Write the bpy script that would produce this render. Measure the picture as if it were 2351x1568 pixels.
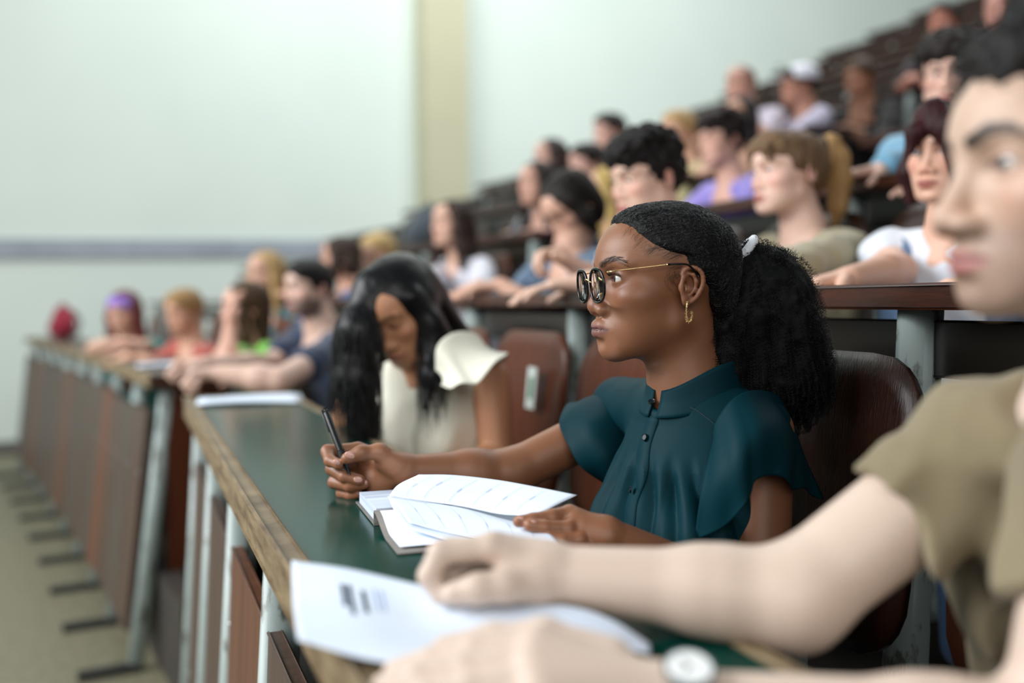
import bpy, bmesh, math, random
import numpy as np
from mathutils import Vector, Matrix, noise as mnoise
for _o in list(bpy.data.objects): bpy.data.objects.remove(_o)
SC = bpy.context.scene
COL = SC.collection
random.seed(7)
RNG = np.random.default_rng(11)

# ------------------------------------------------------------------ camera
FPX, IW, IH = 2286.0, 2351.0, 1568.0
CAM_H, PITCH, ROLL = 1.40, 0.0404, 0.0076
cam_pos = np.array([0.0, 0.0, CAM_H])
_f = np.array([0, math.cos(PITCH), -math.sin(PITCH)])
_r = np.array([1.0, 0, 0]); _u = np.array([0, math.sin(PITCH), math.cos(PITCH)])
cam_r = math.cos(ROLL)*_r - math.sin(ROLL)*_u
cam_u = math.sin(ROLL)*_r + math.cos(ROLL)*_u
cam_f = _f
cd = bpy.data.cameras.new('camera'); cam = bpy.data.objects.new('camera', cd); COL.objects.link(cam)
cd.sensor_width = 36.0; cd.lens = FPX/IW*36.0; cd.clip_start = 0.05; cd.clip_end = 200
cam.matrix_world = Matrix(((cam_r[0], cam_u[0], -cam_f[0], 0), (cam_r[1], cam_u[1], -cam_f[1], 0),
                           (cam_r[2], cam_u[2], -cam_f[2], CAM_H), (0, 0, 0, 1)))
cd.dof.use_dof = True; cd.dof.focus_distance = 1.33; cd.dof.aperture_fstop = 1.45; cd.dof.aperture_blades = 0
SC.camera = cam
def at(px, py, s):
    """world point seen at photograph pixel (px,py) where one metre spans s pixels"""
    d = FPX/s
    return cam_pos + d*(cam_f + (px-IW/2)/FPX*cam_r - (py-IH/2)/FPX*cam_u)

# ------------------------------------------------------------------ light
SC.view_settings.view_transform = 'Standard'; SC.view_settings.look = 'None'
SC.view_settings.gamma = 1.0; SC.view_settings.use_curve_mapping = False
SC.view_settings.exposure = 0.32
W_ = bpy.data.worlds.new('hall_daylight'); SC.world = W_; W_.use_nodes = True
W_.node_tree.nodes['Background'].inputs[0].default_value = (0.86, 0.97, 1.0, 1)
W_.node_tree.nodes['Background'].inputs[1].default_value = 0.2
def area(name, loc, target, sx, sy, power, col):
    l = bpy.data.lights.new(name, 'AREA'); l.shape = 'RECTANGLE'; l.size = sx; l.size_y = sy; l.energy = power; l.color = col
    o = bpy.data.objects.new(name, l); COL.objects.link(o); o.location = loc
    o.rotation_euler = (Vector(target)-Vector(loc)).to_track_quat('-Z', 'Y').to_euler(); return o
area('window_light', (-6.0, 1.0, 4.6), (0.5, 2.6, 1.0), 6.0, 3.4, 600, (0.96, 0.985, 1.0))
area('rear_window_light', (0.5, -4.5, 3.6), (0.6, 3.5, 1.2), 5.0, 2.4, 130, (1.0, 0.97, 0.93))
area('wall_fill_light', (2.6, 7.9, 7.5), (2.9, 10.8, 1.0), 11.0, 4.0, 600, (0.96, 1.0, 0.985))  # added fill lamp to brighten the far wall, not a known fixture
try:
    SC.cycles.use_denoising = True; SC.cycles.max_bounces = 6; SC.cycles.transparent_max_bounces = 8
    SC.cycles.sample_clamp_indirect = 6.0
except Exception: pass
# ------------------------------------------------------------------ helpers
def lin(c):
    if isinstance(c, str):
        c = c.lstrip('#'); c = [int(c[i:i+2], 16)/255 for i in (0, 2, 4)]
    return tuple((v/12.92 if v <= 0.04045 else ((v+0.055)/1.055)**2.4) for v in c)
def nrm(v):
    v = np.asarray(v, float); return v/max(1e-9, np.linalg.norm(v))
V = lambda *a: np.array(a, float)
def thing(name, label, cat, loc=(0, 0, 0), group=None):
    o = bpy.data.objects.new(name, None); COL.objects.link(o); o.location = tuple(loc); o.empty_display_size = .05
    o['label'] = label; o['category'] = cat
    if group: o['group'] = group
    return o
def tag(o, label, cat, group=None):
    o['label'] = label; o['category'] = cat
    if group: o['group'] = group
    return o
def root_of(o):
    while o.parent: o = o.parent
    return o
def world_loc(o):
    return o.location.copy() if o.parent is None else Vector((0, 0, 0))   # parts themselves sit at the world origin
def link(name, data, m=None, parent=None, label=None):
    """one object; its geometry is given in world coordinates, its origin at the parent's"""
    o = bpy.data.objects.new(name, data); COL.objects.link(o)
    if m is not None:
        if not data.materials: data.materials.append(m)
    if parent is not None:
        o.parent = parent; w = world_loc(parent)
        o.matrix_parent_inverse = Matrix.Translation(-w)
    if label: o['label'] = label
    return o
def structure(o, kind='structure'):
    o['kind'] = kind; return o
def np_mesh(name, v, f, smooth=True, col=None):
    v = np.asarray(v, np.float32); f = np.asarray(f, np.int32); n = f.shape[1]
    me = bpy.data.meshes.new(name)
    me.vertices.add(len(v)); me.vertices.foreach_set('co', v.ravel())
    me.loops.add(f.size); me.loops.foreach_set('vertex_index', f.ravel())
    me.polygons.add(len(f)); me.polygons.foreach_set('loop_start', np.arange(0, f.size, n, dtype=np.int32))
    if smooth: me.polygons.foreach_set('use_smooth', np.ones(len(f), bool))
    me.update(calc_edges=True)
    if col is not None: set_col(me, col)
    return me
def set_col(me, col):
    a = me.color_attributes.new('Col', 'FLOAT_COLOR', 'POINT')
    c = np.ones((len(me.vertices), 4), np.float32); c[:, :3] = col; a.data.foreach_set('color', c.ravel())
def bm_mesh(name, bm, smooth=False):
    me = bpy.data.meshes.new(name); bm.to_mesh(me); bm.free()
    if smooth:
        for p in me.polygons: p.use_smooth = True
    return me

# numpy value noise -----------------------------------------------------
def _h(ix, iy, iz):
    n = (ix*374761393 + iy*668265263 + iz*2147483647) & 0xffffffff
    n = ((n ^ (n >> 13))*1274126177) & 0xffffffff
    return ((n ^ (n >> 16)) & 0xffff).astype(np.float32)/65535.0
def vnoise(p):
    p = np.asarray(p, np.float32); i = np.floor(p).astype(np.int64); f = p-i; f = f*f*(3-2*f)
    x, y, z = i[..., 0], i[..., 1], i[..., 2]; u, v, w = f[..., 0], f[..., 1], f[..., 2]
    L = lambda a, b, t: a+(b-a)*t
    return L(L(L(_h(x, y, z), _h(x+1, y, z), u), L(_h(x, y+1, z), _h(x+1, y+1, z), u), v),
             L(L(_h(x, y, z+1), _h(x+1, y, z+1), u), L(_h(x, y+1, z+1), _h(x+1, y+1, z+1), u), v), w)*2-1
def fbm(p, o=3):
    r = 0; a = 1.0; p = np.asarray(p, np.float32)
    for _ in range(o): r = r+a*vnoise(p); p = p*2.03+7.1; a *= .5
    return r
def sstep(a, b, x):
    t = np.clip((x-a)/(b-a), 0, 1); return t*t*(3-2*t)

# implicit surfaces -------------------------------------------------------
class Frame:
    def __init__(s, o, f, u=(0, 0, 1), sc=1.0):
        s.o = np.asarray(o, float); s.f = nrm(f); u = np.asarray(u, float)
        s.l = nrm(np.cross(u, s.f)); s.u = np.cross(s.f, s.l); s.M = np.array([s.f, s.l, s.u]).T; s.sc = sc
    def __call__(s, *p): return s.o + s.M @ (np.asarray(p, float)*s.sc)
    def loc(s, w): return ((np.asarray(w)-s.o) @ s.M)/s.sc
def ell(c, r, k=0., mode='u', R=None, F=None):
    c = np.asarray(c, float); r = np.asarray(r, float)*np.ones(3); R = np.eye(3) if R is None else R
    if F is not None: c = F(*c); r = r*F.sc; k = k*F.sc; R = F.M @ R
    return ('e', c.astype(np.float32), r.astype(np.float32), np.asarray(R, np.float32), float(k), mode, c, float(r.max()))
def cap(a, b, ra, rb, k=0., mode='u', F=None):
    if F is not None: a = F(*a); b = F(*b); ra *= F.sc; rb *= F.sc; k *= F.sc
    a = np.asarray(a, float); b = np.asarray(b, float)
    return ('c', a.astype(np.float32), b.astype(np.float32), (float(ra), float(rb)), float(k), mode, (a+b)/2, float(np.linalg.norm(b-a)/2+max(ra, rb)))
def chain(pts, rs, k=0., mode='u', F=None):
    return [cap(pts[i], pts[i+1], rs[i], rs[i+1], k, mode, F) for i in range(len(pts)-1)]
def warp(fn): return ('w', fn, None, None, 0., 'w', None, 0.)
def pdist(pr, p):
    if pr[0] == 'e':
        q = (p-pr[1]) @ pr[3]; k0 = np.sqrt(((q/pr[2])**2).sum(1)); k1 = np.sqrt(((q/pr[2]**2)**2).sum(1))
        return k0*(k0-1)/np.maximum(k1, 1e-6)
    a, b = pr[1], pr[2]; ba = b-a; pa = p-a; bb = float(ba@ba)
    h = np.clip((pa@ba)/max(bb, 1e-12), 0, 1)
    return np.sqrt(((pa-h[:, None]*ba)**2).sum(1))-(pr[3][0]+(pr[3][1]-pr[3][0])*h)
def seval(prims, p):
    d = np.full(len(p), 1e3, np.float32)
    for pr in prims:
        m = pr[5]
        if m == 'w': d = pr[1](p, d); continue
        e = pdist(pr, p); k = pr[4]
        if m == 'u':
            if k > 0:
                h = np.maximum(k-np.abs(d-e), 0)/k; d = np.minimum(d, e)-h*h*k*.25
            else: d = np.minimum(d, e)
        else:
            e = -e
            if k > 0:
                h = np.maximum(k-np.abs(d-e), 0)/k; d = np.maximum(d, e)+h*h*k*.25
            else: d = np.maximum(d, e)
    return d
_C8 = np.array([[i, j, k] for i in (0, 1) for j in (0, 1) for k in (0, 1)])
_E12 = [(a, b) for a in range(8) for b in range(a+1, 8) if np.abs(_C8[a]-_C8[b]).sum() == 1]
def sdf(prims, h, N=16, slack=2.0):
    B = N*h; act = set()
    for pr in prims:
        if pr[5] != 'u': continue
        if pr[0] == 'c':
            r = max(pr[3]); lo = np.minimum(pr[1], pr[2])-r; hi = np.maximum(pr[1], pr[2])+r
        else:
            e = np.sqrt(((pr[3]*pr[2])**2).sum(1)); lo = pr[1]-e; hi = pr[1]+e
        m = pr[4]*.3+2*h; lo = np.floor((lo-m)/B).astype(int); hi = np.floor((hi+m)/B).astype(int)
        act.update((x, y, z) for x in range(lo[0], hi[0]+1) for y in range(lo[1], hi[1]+1) for z in range(lo[2], hi[2]+1))
    keys = np.array(sorted(act)); cen = (keys+.5)*B; br = B*.866
    rel = np.zeros((len(keys), len(prims)), bool); km = 1.2*max(q[4] for q in prims)
    for j, pr in enumerate(prims):
        rel[:, j] = True if pr[5] == 'w' else np.linalg.norm(cen-pr[6], axis=1) < pr[7]+br+max(km, 1.9*pr[4])+4*h
    g = np.stack(np.meshgrid(*[np.arange(N+1)]*3, indexing='ij'), -1).reshape(-1, 3).astype(np.float32)*h
    vs, ks, fs = [], [], []
    pack = lambda c: ((c[..., 0]+(1 << 20)) << 42) | ((c[..., 1]+(1 << 20)) << 21) | (c[..., 2]+(1 << 20))
    for n in range(len(keys)):
        pl = [prims[j] for j in np.flatnonzero(rel[n])]
        if not any(q[5] == 'u' for q in pl): continue
        if abs(float(seval(pl, cen[n:n+1].astype(np.float32))[0])) > br*slack: continue
        key = keys[n].astype(np.int64)
        D = seval(pl, g+(key*B).astype(np.float32)).reshape(N+1, N+1, N+1)
        S = D < 0
        if S.all() or not S.any(): continue
        cnt = sum(S[c[0]:N+c[0], c[1]:N+c[1], c[2]:N+c[2]].astype(np.int8) for c in _C8)
        idx = np.argwhere((cnt > 0) & (cnt < 8))
        if not len(idx): continue
        Vv = np.stack([D[idx[:, 0]+c[0], idx[:, 1]+c[1], idx[:, 2]+c[2]] for c in _C8], 1)
        acc = np.zeros((len(idx), 3), np.float32); num = np.zeros(len(idx), np.float32)
        for a, b in _E12:
            va, vb = Vv[:, a], Vv[:, b]; x = (va < 0) != (vb < 0)
            t = np.where(x, va/np.where(x, va-vb, 1), 0)
            acc += np.where(x[:, None], _C8[a]+(_C8[b]-_C8[a])*t[:, None], 0); num += x
        vs.append((idx+acc/num[:, None]+key*N)*h); ks.append(pack(idx+key*N))
        for ax in range(3):
            s0 = S[:N, :N, :N]; sl = [slice(0, N)]*3; sl[ax] = slice(1, N+1); s1 = S[tuple(sl)]
            e = np.argwhere(s0 != s1)
            if not len(e): continue
            ins = s0[e[:, 0], e[:, 1], e[:, 2]]; e = e+key*N
            b, c = (ax+1) % 3, (ax+2) % 3
            q = np.stack([e]*4, 1); q[:, 1, b] -= 1; q[:, 2, b] -= 1; q[:, 2, c] -= 1; q[:, 3, c] -= 1
            q = pack(q); q[~ins] = q[~ins][:, ::-1]; fs.append(q)
    v = np.concatenate(vs); k = np.concatenate(ks); f = np.concatenate(fs)
    o = np.argsort(k); k = k[o]; v = v[o]
    i = np.clip(np.searchsorted(k, f), 0, len(k)-1); ok = (k[i] == f).all(1)
    return v, i[ok]
def largest(v, f):
    """keep the biggest connected piece"""
    lab = np.arange(len(v))
    for _ in range(400):
        m = lab[f].min(1); new = lab.copy(); np.minimum.at(new, f.ravel(), np.repeat(m, 4)); new = new[new]
        if (new == lab).all(): break
        lab = new
    ids, n = np.unique(lab, return_counts=True); k = lab == ids[n.argmax()]
    ix = np.cumsum(k)-1; return v[k], ix[f[k[f[:, 0]]]]
def normals(v, f):
    n = np.cross(v[f[:, 2]]-v[f[:, 0]], v[f[:, 3]]-v[f[:, 1]]); out = np.zeros_like(v)
    for j in range(4): np.add.at(out, f[:, j], n)
    return out/np.maximum(np.linalg.norm(out, axis=1, keepdims=True), 1e-9)

# materials ---------------------------------------------------------------
def nodes_mat(name):
    m = bpy.data.materials.new(name); m.use_nodes = True; nt = m.node_tree
    return m, nt, nt.nodes['Principled BSDF']
def mat(name, col, rough=.6, col2=None, scale=(6, 6, 6), bump=0., bscale=None, metal=0., spec=.5, detail=4., lo=.35, hi=.65, sss=0., coat=0., sheen=0., trans=0.):
    m, nt, b = nodes_mat(name); c = lin(col); N = nt.nodes.new; L = nt.links.new
    b.inputs['Base Color'].default_value = (*c, 1); b.inputs['Roughness'].default_value = rough
    b.inputs['Metallic'].default_value = metal; b.inputs['Specular IOR Level'].default_value = spec
    b.inputs['Coat Weight'].default_value = coat; b.inputs['Coat Roughness'].default_value = .12
    b.inputs['Sheen Weight'].default_value = sheen
    tc = N('ShaderNodeTexCoord')
    def tex(sc, det):
        mp = N('ShaderNodeMapping'); mp.inputs['Scale'].default_value = sc; L(tc.outputs['Object'], mp.inputs['Vector'])
        t = N('ShaderNodeTexNoise'); t.inputs['Scale'].default_value = 1.0; t.inputs['Detail'].default_value = det; t.inputs['Roughness'].default_value = .6
        L(mp.outputs['Vector'], t.inputs['Vector']); return t
    if col2 is not None:
        t = tex(scale, detail); r = N('ShaderNodeValToRGB'); r.color_ramp.elements[0].position = lo; r.color_ramp.elements[1].position = hi
        r.color_ramp.elements[0].color = (*c, 1); r.color_ramp.elements[1].color = (*lin(col2), 1)
        L(t.outputs['Fac'], r.inputs['Fac']); L(r.outputs['Color'], b.inputs['Base Color'])
    if bump:
        t = tex(bscale or scale, detail); bp = N('ShaderNodeBump'); bp.inputs['Strength'].default_value = 1.0; bp.inputs['Distance'].default_value = bump
        L(t.outputs['Fac'], bp.inputs['Height']); L(bp.outputs['Normal'], b.inputs['Normal'])
    return m
def attr_mat(name, rough=.5, sss=.0, bump=.0, bscale=900., spec=.5, sheen=0., coat=0.):
    m, nt, b = nodes_mat(name); N = nt.nodes.new; L = nt.links.new
    a = N('ShaderNodeAttribute'); a.attribute_name = 'Col'; L(a.outputs['Color'], b.inputs['Base Color'])
    b.inputs['Roughness'].default_value = rough; b.inputs['Specular IOR Level'].default_value = spec
    b.inputs['Sheen Weight'].default_value = sheen; b.inputs['Coat Weight'].default_value = coat
    if sss:
        b.inputs['Subsurface Weight'].default_value = sss; b.inputs['Subsurface Radius'].default_value = (1., .35, .2); b.inputs['Subsurface Scale'].default_value = .006
    if bump:
        tc = N('ShaderNodeTexCoord'); t = N('ShaderNodeTexNoise'); t.inputs['Scale'].default_value = bscale; t.inputs['Detail'].default_value = 3
        L(tc.outputs['Object'], t.inputs['Vector']); bp = N('ShaderNodeBump'); bp.inputs['Distance'].default_value = bump
        L(t.outputs['Fac'], bp.inputs['Height']); L(bp.outputs['Normal'], b.inputs['Normal'])
    return m
_mc = {}
def M_(key, fn):
    if key not in _mc: _mc[key] = fn()
    return _mc[key]
def strands(name, P, radius, m, parent, tip=.35, label=None):
    """P: (n,k,3) world points -> hair curves"""
    P = np.asarray(P, np.float32); n, k = P.shape[:2]
    hc = bpy.data.hair_curves.new(name); hc.add_curves([k]*n)
    hc.attributes['position'].data.foreach_set('vector', P.ravel()) if 'position' in hc.attributes else None
    ra = hc.attributes.get('radius') or hc.attributes.new('radius', 'FLOAT', 'POINT')
    t = np.linspace(0, 1, k); r = radius*np.where(t > .7, 1-(1-tip)*(t-.7)/.3, 1)
    ra.data.foreach_set('value', np.tile(r, n).astype(np.float32))
    hc.materials.append(m)
    return link(name, hc, None, parent, label)

# simple solids -------------------------------------------------------------
def box_bm(bm, lo, hi, Fr=None, bev=0.):
    lo = np.asarray(lo, float); hi = np.asarray(hi, float)
    g = bmesh.ops.create_cube(bm, size=1.0)['verts']
    for v in g:
        p = (lo+hi)/2+np.array(v.co)*(hi-lo); v.co = p if Fr is None else Fr(*p)
    if bev:
        es = list({e for v in g for e in v.link_edges}); bmesh.ops.bevel(bm, geom=es, offset=bev, segments=2, profile=.5, affect='EDGES')
def box(name, lo, hi, m, parent=None, Fr=None, bev=0., label=None):
    bm = bmesh.new(); box_bm(bm, lo, hi, Fr, bev); return link(name, bm_mesh(name, bm), m, parent, label)
def tube_mesh(name, pts, rad, seg=10, closed=False, squash=None, smooth=True):
    """round tube along a polyline"""
    pts = np.asarray(pts, float); n = len(pts); rad = np.asarray(rad, float)*np.ones(n)
    T = np.roll(pts, -1, 0)-np.roll(pts, 1, 0)
    if not closed: T[0] = pts[1]-pts[0]; T[-1] = pts[-1]-pts[-2]
    T /= np.linalg.norm(T, axis=1, keepdims=True)
    a = np.array([0, 0, 1.]) if abs(T[0][2]) < .9 else np.array([1., 0, 0]); v = []
    nv = nrm(a-T[0]*(a@T[0]))
    for i in range(n):
        nv = nrm(nv-T[i]*(nv@T[i])); bv = np.cross(T[i], nv)
        for j in range(seg):
            t = 2*math.pi*j/seg; v.append(pts[i]+rad[i]*(nv*math.cos(t)+bv*math.sin(t)))
    f = []
    for i in range(n if closed else n-1):
        i2 = (i+1) % n
        for j in range(seg): f.append((i*seg+j, i2*seg+j, i2*seg+(j+1) % seg, i*seg+(j+1) % seg)[::-1])
    me = bpy.data.meshes.new(name); fl = [tuple(x) for x in f]
    if not closed: fl += [tuple(range(seg)), tuple(range((n-1)*seg, n*seg))[::-1]]
    me.from_pydata([tuple(x) for x in v], [], fl)
    for p in me.polygons: p.use_smooth = smooth and len(p.vertices) == 4
    return me
def grid_mesh(name, G, thick=0., smooth=True):
    """G (a,b,3) -> sheet, solidified when thick"""
    G = np.asarray(G, float); a, b = G.shape[:2]; I = np.arange(a*b).reshape(a, b)
    f = np.stack([I[:-1, :-1], I[1:, :-1], I[1:, 1:], I[:-1, 1:]], -1).reshape(-1, 4)
    v = G.reshape(-1, 3)
    if thick:
        n = normals(v, f); w = v-n*thick; k = len(v)
        rim = np.concatenate([I[:, 0], I[-1, 1:], I[::-1, -1][1:], I[0, ::-1][1:]])
        r2 = np.stack([rim[:-1], rim[:-1]+k, rim[1:]+k, rim[1:]], -1)
        v = np.concatenate([v, w]); f = np.concatenate([f, f[:, ::-1]+k, r2])
    return np_mesh(name, v, f, smooth)
def catmull(pts, n):
    pts = np.asarray(pts, float); P = np.concatenate([[2*pts[0]-pts[1]], pts, [2*pts[-1]-pts[-2]]]); k = len(pts)-1
    t = np.linspace(0, k-1e-9, n); i = t.astype(int); u = (t-i)[:, None]
    a, b, c, d = P[i], P[i+1], P[i+2], P[i+3]
    return .5*(2*b+(c-a)*u+(2*a-5*b+4*c-d)*u*u+(3*b-a-3*c+d)*u**3)
# ------------------------------------------------------------------ the hall
PHI, V0, ZD, DV, RISE = 0.3687, 0.1613, 1.1114, 0.845, 0.3045
R_ = V(-math.sin(PHI), math.cos(PHI), 0); B_ = V(math.cos(PHI), math.sin(PHI), 0)
PH2 = PHI+0.13; R2 = V(-math.sin(PH2), math.cos(PH2), 0); B2 = V(math.cos(PH2), math.sin(PH2), 0)
O2 = R_*3.98+B_*.075-B2*V0
nb = lambda u, v, z: R_*u+B_*v+V(0, 0, z)            # near block: along the row, up the tiers, height
fb = lambda u, v, z: O2+R2*u+B2*v+V(0, 0, z)         # block beyond the aisle
zt = lambda k: ZD+RISE*k+.004*max(0, k-5)**2
zf = lambda k: zt(k)-.74
_bm_mesh = bm_mesh
def bm_mesh(name, bm, smooth=False):
    bmesh.ops.recalc_face_normals(bm, faces=bm.faces); return _bm_mesh(name, bm, smooth)
m_wall = mat('painted_wall', '#d3ddd6', .75, '#cbd6cf', (.5, .5, .5), .0006, (60, 60, 60), lo=.3, hi=.7)
m_beige = mat('beige_paint', '#b9b69b', .7, '#b3b096', (.8, .8, .8))
m_floor = mat('terrazzo_floor', '#6f6b55', .55, '#7d7862', (22, 22, 22), detail=8, lo=.42, hi=.6)
m_tier = mat('tier_floor', '#2a2622', .7, '#3a342e', (3, 3, 3))
m_skirt = mat('grey_skirting', '#5d5a55', .5)
m_band = mat('grey_band', '#9ba2ab', .6, '#8d949e', (3, 3, 3))
m_green = mat('green_linoleum', '#02362f', .18, '#024036', (5, 5, 5), .00010, (200, 200, 200), spec=.1)
m_edge = mat('worn_wood_edge', '#8d7a5c', .55, '#56432e', (9, 9, 55), .0008, (40, 40, 200), lo=.35, hi=.68)
m_board = mat('grey_brown_board', '#43322a', .5, '#564236', (26, 26, 1.2), .0004, (160, 160, 5), lo=.35, hi=.7)
m_board2 = mat('red_brown_board', '#55321f', .5, '#6c432c', (26, 26, 1.2), .0004, (160, 160, 5), lo=.35, hi=.7)
m_board3 = mat('faded_board', '#4f463d', .55, '#41372f', (26, 26, 1.2), .0004, (160, 160, 5), lo=.35, hi=.7)
m_desk = mat('brown_worktop', '#3a2a20', .4, '#483428', (4, 30, 30), .0002, (20, 160, 160), lo=.35, hi=.7)
m_dedge = mat('dark_wood_edge', '#2f150a', .35, '#46200f', (9, 9, 60), .0002, (40, 40, 260), coat=.2)
m_under = mat('dark_shelf', '#17130f', .25)
m_steel = mat('chipped_pale_steel', '#a0adaa', .42, '#5e6058', (30, 30, 12), .0005, (60, 60, 25), spec=.6, detail=7, lo=.55, hi=.64)
m_shoe = mat('dark_foot', '#2b2b2a', .5)
m_screw = mat('screw_steel', '#cfd3d6', .2, metal=1.)
m_chair = mat('shaded_plywood', '#1d0d07', .33, '#2e150a', (55, 55, 2.2), .0009, (330, 330, 6), coat=.06, spec=.3, lo=.3, hi=.7, detail=5)  # chair plywood, darker copy: shaded look put into the colour
m_chair2 = mat('lit_red_plywood', '#47200f', .4, '#5c2c14', (55, 55, 2.2), .0006, (230, 230, 6), coat=.1, spec=.3, lo=.3, hi=.7)  # same plywood as lit: lighter colour stands for light; also the end panel

structure(box('floor', (-14, -7, -.3), (16, 22, 0), m_floor))
# the far wall runs up along the ends of the rows
_wo = O2+R2*6.45
wl = lambda t, n, z: _wo+B2*t-R2*n+V(0, 0, z)         # n: out of the wall towards the room
structure(box('wall_far', (-9, -.3, -.3), (17, 0, 9), m_wall, Fr=wl))
structure(box('baseboard_far', (-9, 0, 0), (17, .03, .13), m_skirt, Fr=wl))
structure(box('trim_band', (-9, 0, 1.66), (5.2, .035, 1.84), m_band, Fr=lambda t, n, z: wl(t, n, z+.045*max(0, t+1))))
structure(box('wall_pilaster', (4.02, 0, 0), (4.56, .22, 9), m_beige, Fr=wl, bev=.015))
structure(link('trim_pipe', tube_mesh('trim_pipe', [wl(9.4, .05, 4.6), wl(9.4, .05, 3.4)], .03, 8), mat('grey_pipe', '#a9b6b2', .5)))
for k in range(14):                                   # the tiers
    a = V0+(.02 if k == 0 else .83+(k-1)*DV); b = V0+.83+k*DV if k < 13 else V0+13*DV+3
    if k < 7: structure(box('floor_tier', (-1.6, a, 0), (4.3, b, zf(k)), m_tier, Fr=nb))
    structure(box('floor_tier', (-.45, a, 0), (6.45, b, zf(k)), m_tier, Fr=fb))

def oval_post(name, a, b, rx, ry, ax, m, parent):
    """slanted flat-oval steel post from a to b"""
    a, b = np.asarray(a), np.asarray(b); t = nrm(b-a); x = nrm(ax-t*(ax@t)); y = np.cross(t, x); n = 16; v = []
    for p in (a, b):
        for j in range(n):
            w = 2*math.pi*j/n; v.append(p+x*rx*math.cos(w)+y*ry*math.sin(w))
    f = [(j, (j+1) % n, n+(j+1) % n, n+j) for j in range(n)]+[tuple(range(n))[::-1], tuple(range(n, 2*n))]
    me = bpy.data.meshes.new(name); me.from_pydata([tuple(q) for q in v], [], f)
    for p in me.polygons: p.use_smooth = len(p.vertices) == 4
    return link(name, me, m, parent)
def screw(p, d, parent, r=.006):
    me = M_('screw_me%g' % r, lambda: _screw(r)); o = bpy.data.objects.new('screw', me); COL.objects.link(o)
    o.parent = parent; o.matrix_parent_inverse = Matrix.Translation(-world_loc(parent))
    o.matrix_basis = Matrix.Translation(Vector(p)) @ Vector(d).to_track_quat('Z', 'Y').to_matrix().to_4x4()
def _screw(r):
    bm = bmesh.new(); bmesh.ops.create_uvsphere(bm, u_segments=14, v_segments=8, radius=r)
    for v in bm.verts: v.co.z *= .5
    me = bm_mesh('screw', bm, True); me.materials.append(m_screw); return me

# --- front row: green-topped desk of the near block
def slab(name, fr, u0, u1, v0, v1, z0, z1, m, parent, bev=.003): return box(name, (u0, v0, z0), (u1, v1, z1), m, parent, fr, bev)
d = thing('lecture_desk', 'long green-topped front desk with worn wooden edge, nearest the camera', 'desk', nb(1.2, V0+.2, 0))
slab('desktop', nb, -1.3, 3.19, V0+.018, V0+.30, ZD-.022, ZD, m_green, d, .002)
slab('wooden_edge', nb, -1.3, 3.205, V0-.004, V0+.0175, ZD-.05, ZD+.003, m_edge, d, .004)
slab('wooden_edge', nb, -1.3, 3.205, V0+.305, V0+.316, ZD-.04, ZD+.002, m_edge, d, .004)
slab('wooden_edge', nb, 3.1905, 3.206, V0+.018, V0+.30, ZD-.04, ZD+.002, m_edge, d, .004)
slab('shelf', nb, -1.3, 3.15, V0+.10, V0+.28, ZD-.17, ZD-.155, m_under, d)
for i, u in enumerate((3.12, 2.56, 2.02, 1.48, .94, .40, -.14, -.7)):
    oval_post('leg', nb(u, V0-.02, .0), nb(u, V0+.05, ZD-.052), .03, .02, B_, m_steel, d)
    if u < 3.1: oval_post('leg', nb(u, V0+.30, zf(0)), nb(u, V0+.25, ZD-.022), .026, .02, B_, m_steel, d)
    slab('foot', nb, u-.025, u+.025, V0-.17, V0+.02, 0, .02, m_shoe, d)
    if i < 7:
        fr = lambda a, b, z: nb(a, b-.055*(1-z/ZD), z)
        pl = slab('front_board', fr, u-.505, u-.035, V0+.028, V0+.046, .14, ZD-.185, (m_board, m_board, m_board2)[i % 3], d, .003)
        for zz in (.3, .78): screw(fr(u-.05, V0+.027, zz+.06*(i % 2)), -B_, pl)
# --- front row beyond the aisle: curved a little towards the front
def fcurve(u): return -.012*u*u*.55
fr0 = lambda u, v, z: fb(u, v+fcurve(u), z)
def strip(name, fr, u0, u1, v0, v1, z0, z1, m, parent, n=10):
    bm = bmesh.new(); rings = []
    for i in range(n+1):
        u = u0+(u1-u0)*i/n; rings.append([bm.verts.new(fr(u, *q)) for q in ((v0, z0), (v1, z0), (v1, z1), (v0, z1))])
    for a, b in zip(rings, rings[1:]):
        for j in range(4): bm.faces.new((a[j], a[(j+1) % 4], b[(j+1) % 4], b[j]))
    bm.faces.new(rings[0]); bm.faces.new(rings[-1][::-1]); return link(name, bm_mesh(name, bm), m, parent)
d = thing('lecture_desk', 'long front desk beyond the aisle with a tall row of brown boards', 'desk', fb(2.8, V0+.2, 0))
strip('desktop', fr0, 0, 5.3, V0+.018, V0+.33, ZD-.02, ZD+.02, m_desk, d)
strip('wooden_edge', fr0, 0, 5.3, V0-.004, V0+.0175, ZD-.03, ZD+.023, m_edge, d)
slab('wooden_edge', fr0, -.018, -.0005, V0, V0+.33, ZD-.03, ZD+.021, m_dedge, d)
slab('end_panel', fr0, .03, .055, V0+.06, V0+.30, .33, ZD-.03, m_chair2, d)
for i in range(9):
    u = .05+.64*i
    oval_post('leg', fr0(u, V0-.065, .03), fr0(u, V0+.075, ZD-.031), .032, .024, B2, m_steel, d)
    slab('foot', fr0, u-.025, u+.025, V0-.27, V0-.05, 0, .03, m_shoe, d)
    if i < 8:
        for j in range(2):
            fr = lambda a, b, z: fr0(a, b-.13*(1-z/ZD), z)
            a0 = u+.0+.32*j
            pl = slab('front_board', fr, a0, a0+.313, V0+.008, V0+.026, .16, ZD-.12-.01*((i+j) % 2), (m_board, m_board3, m_board, m_board2, m_board3)[(2*i+j) % 5], d, .002)
            if i < 3: screw(fr(a0+.04, V0+.007, .75), -B2, pl)
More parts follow.
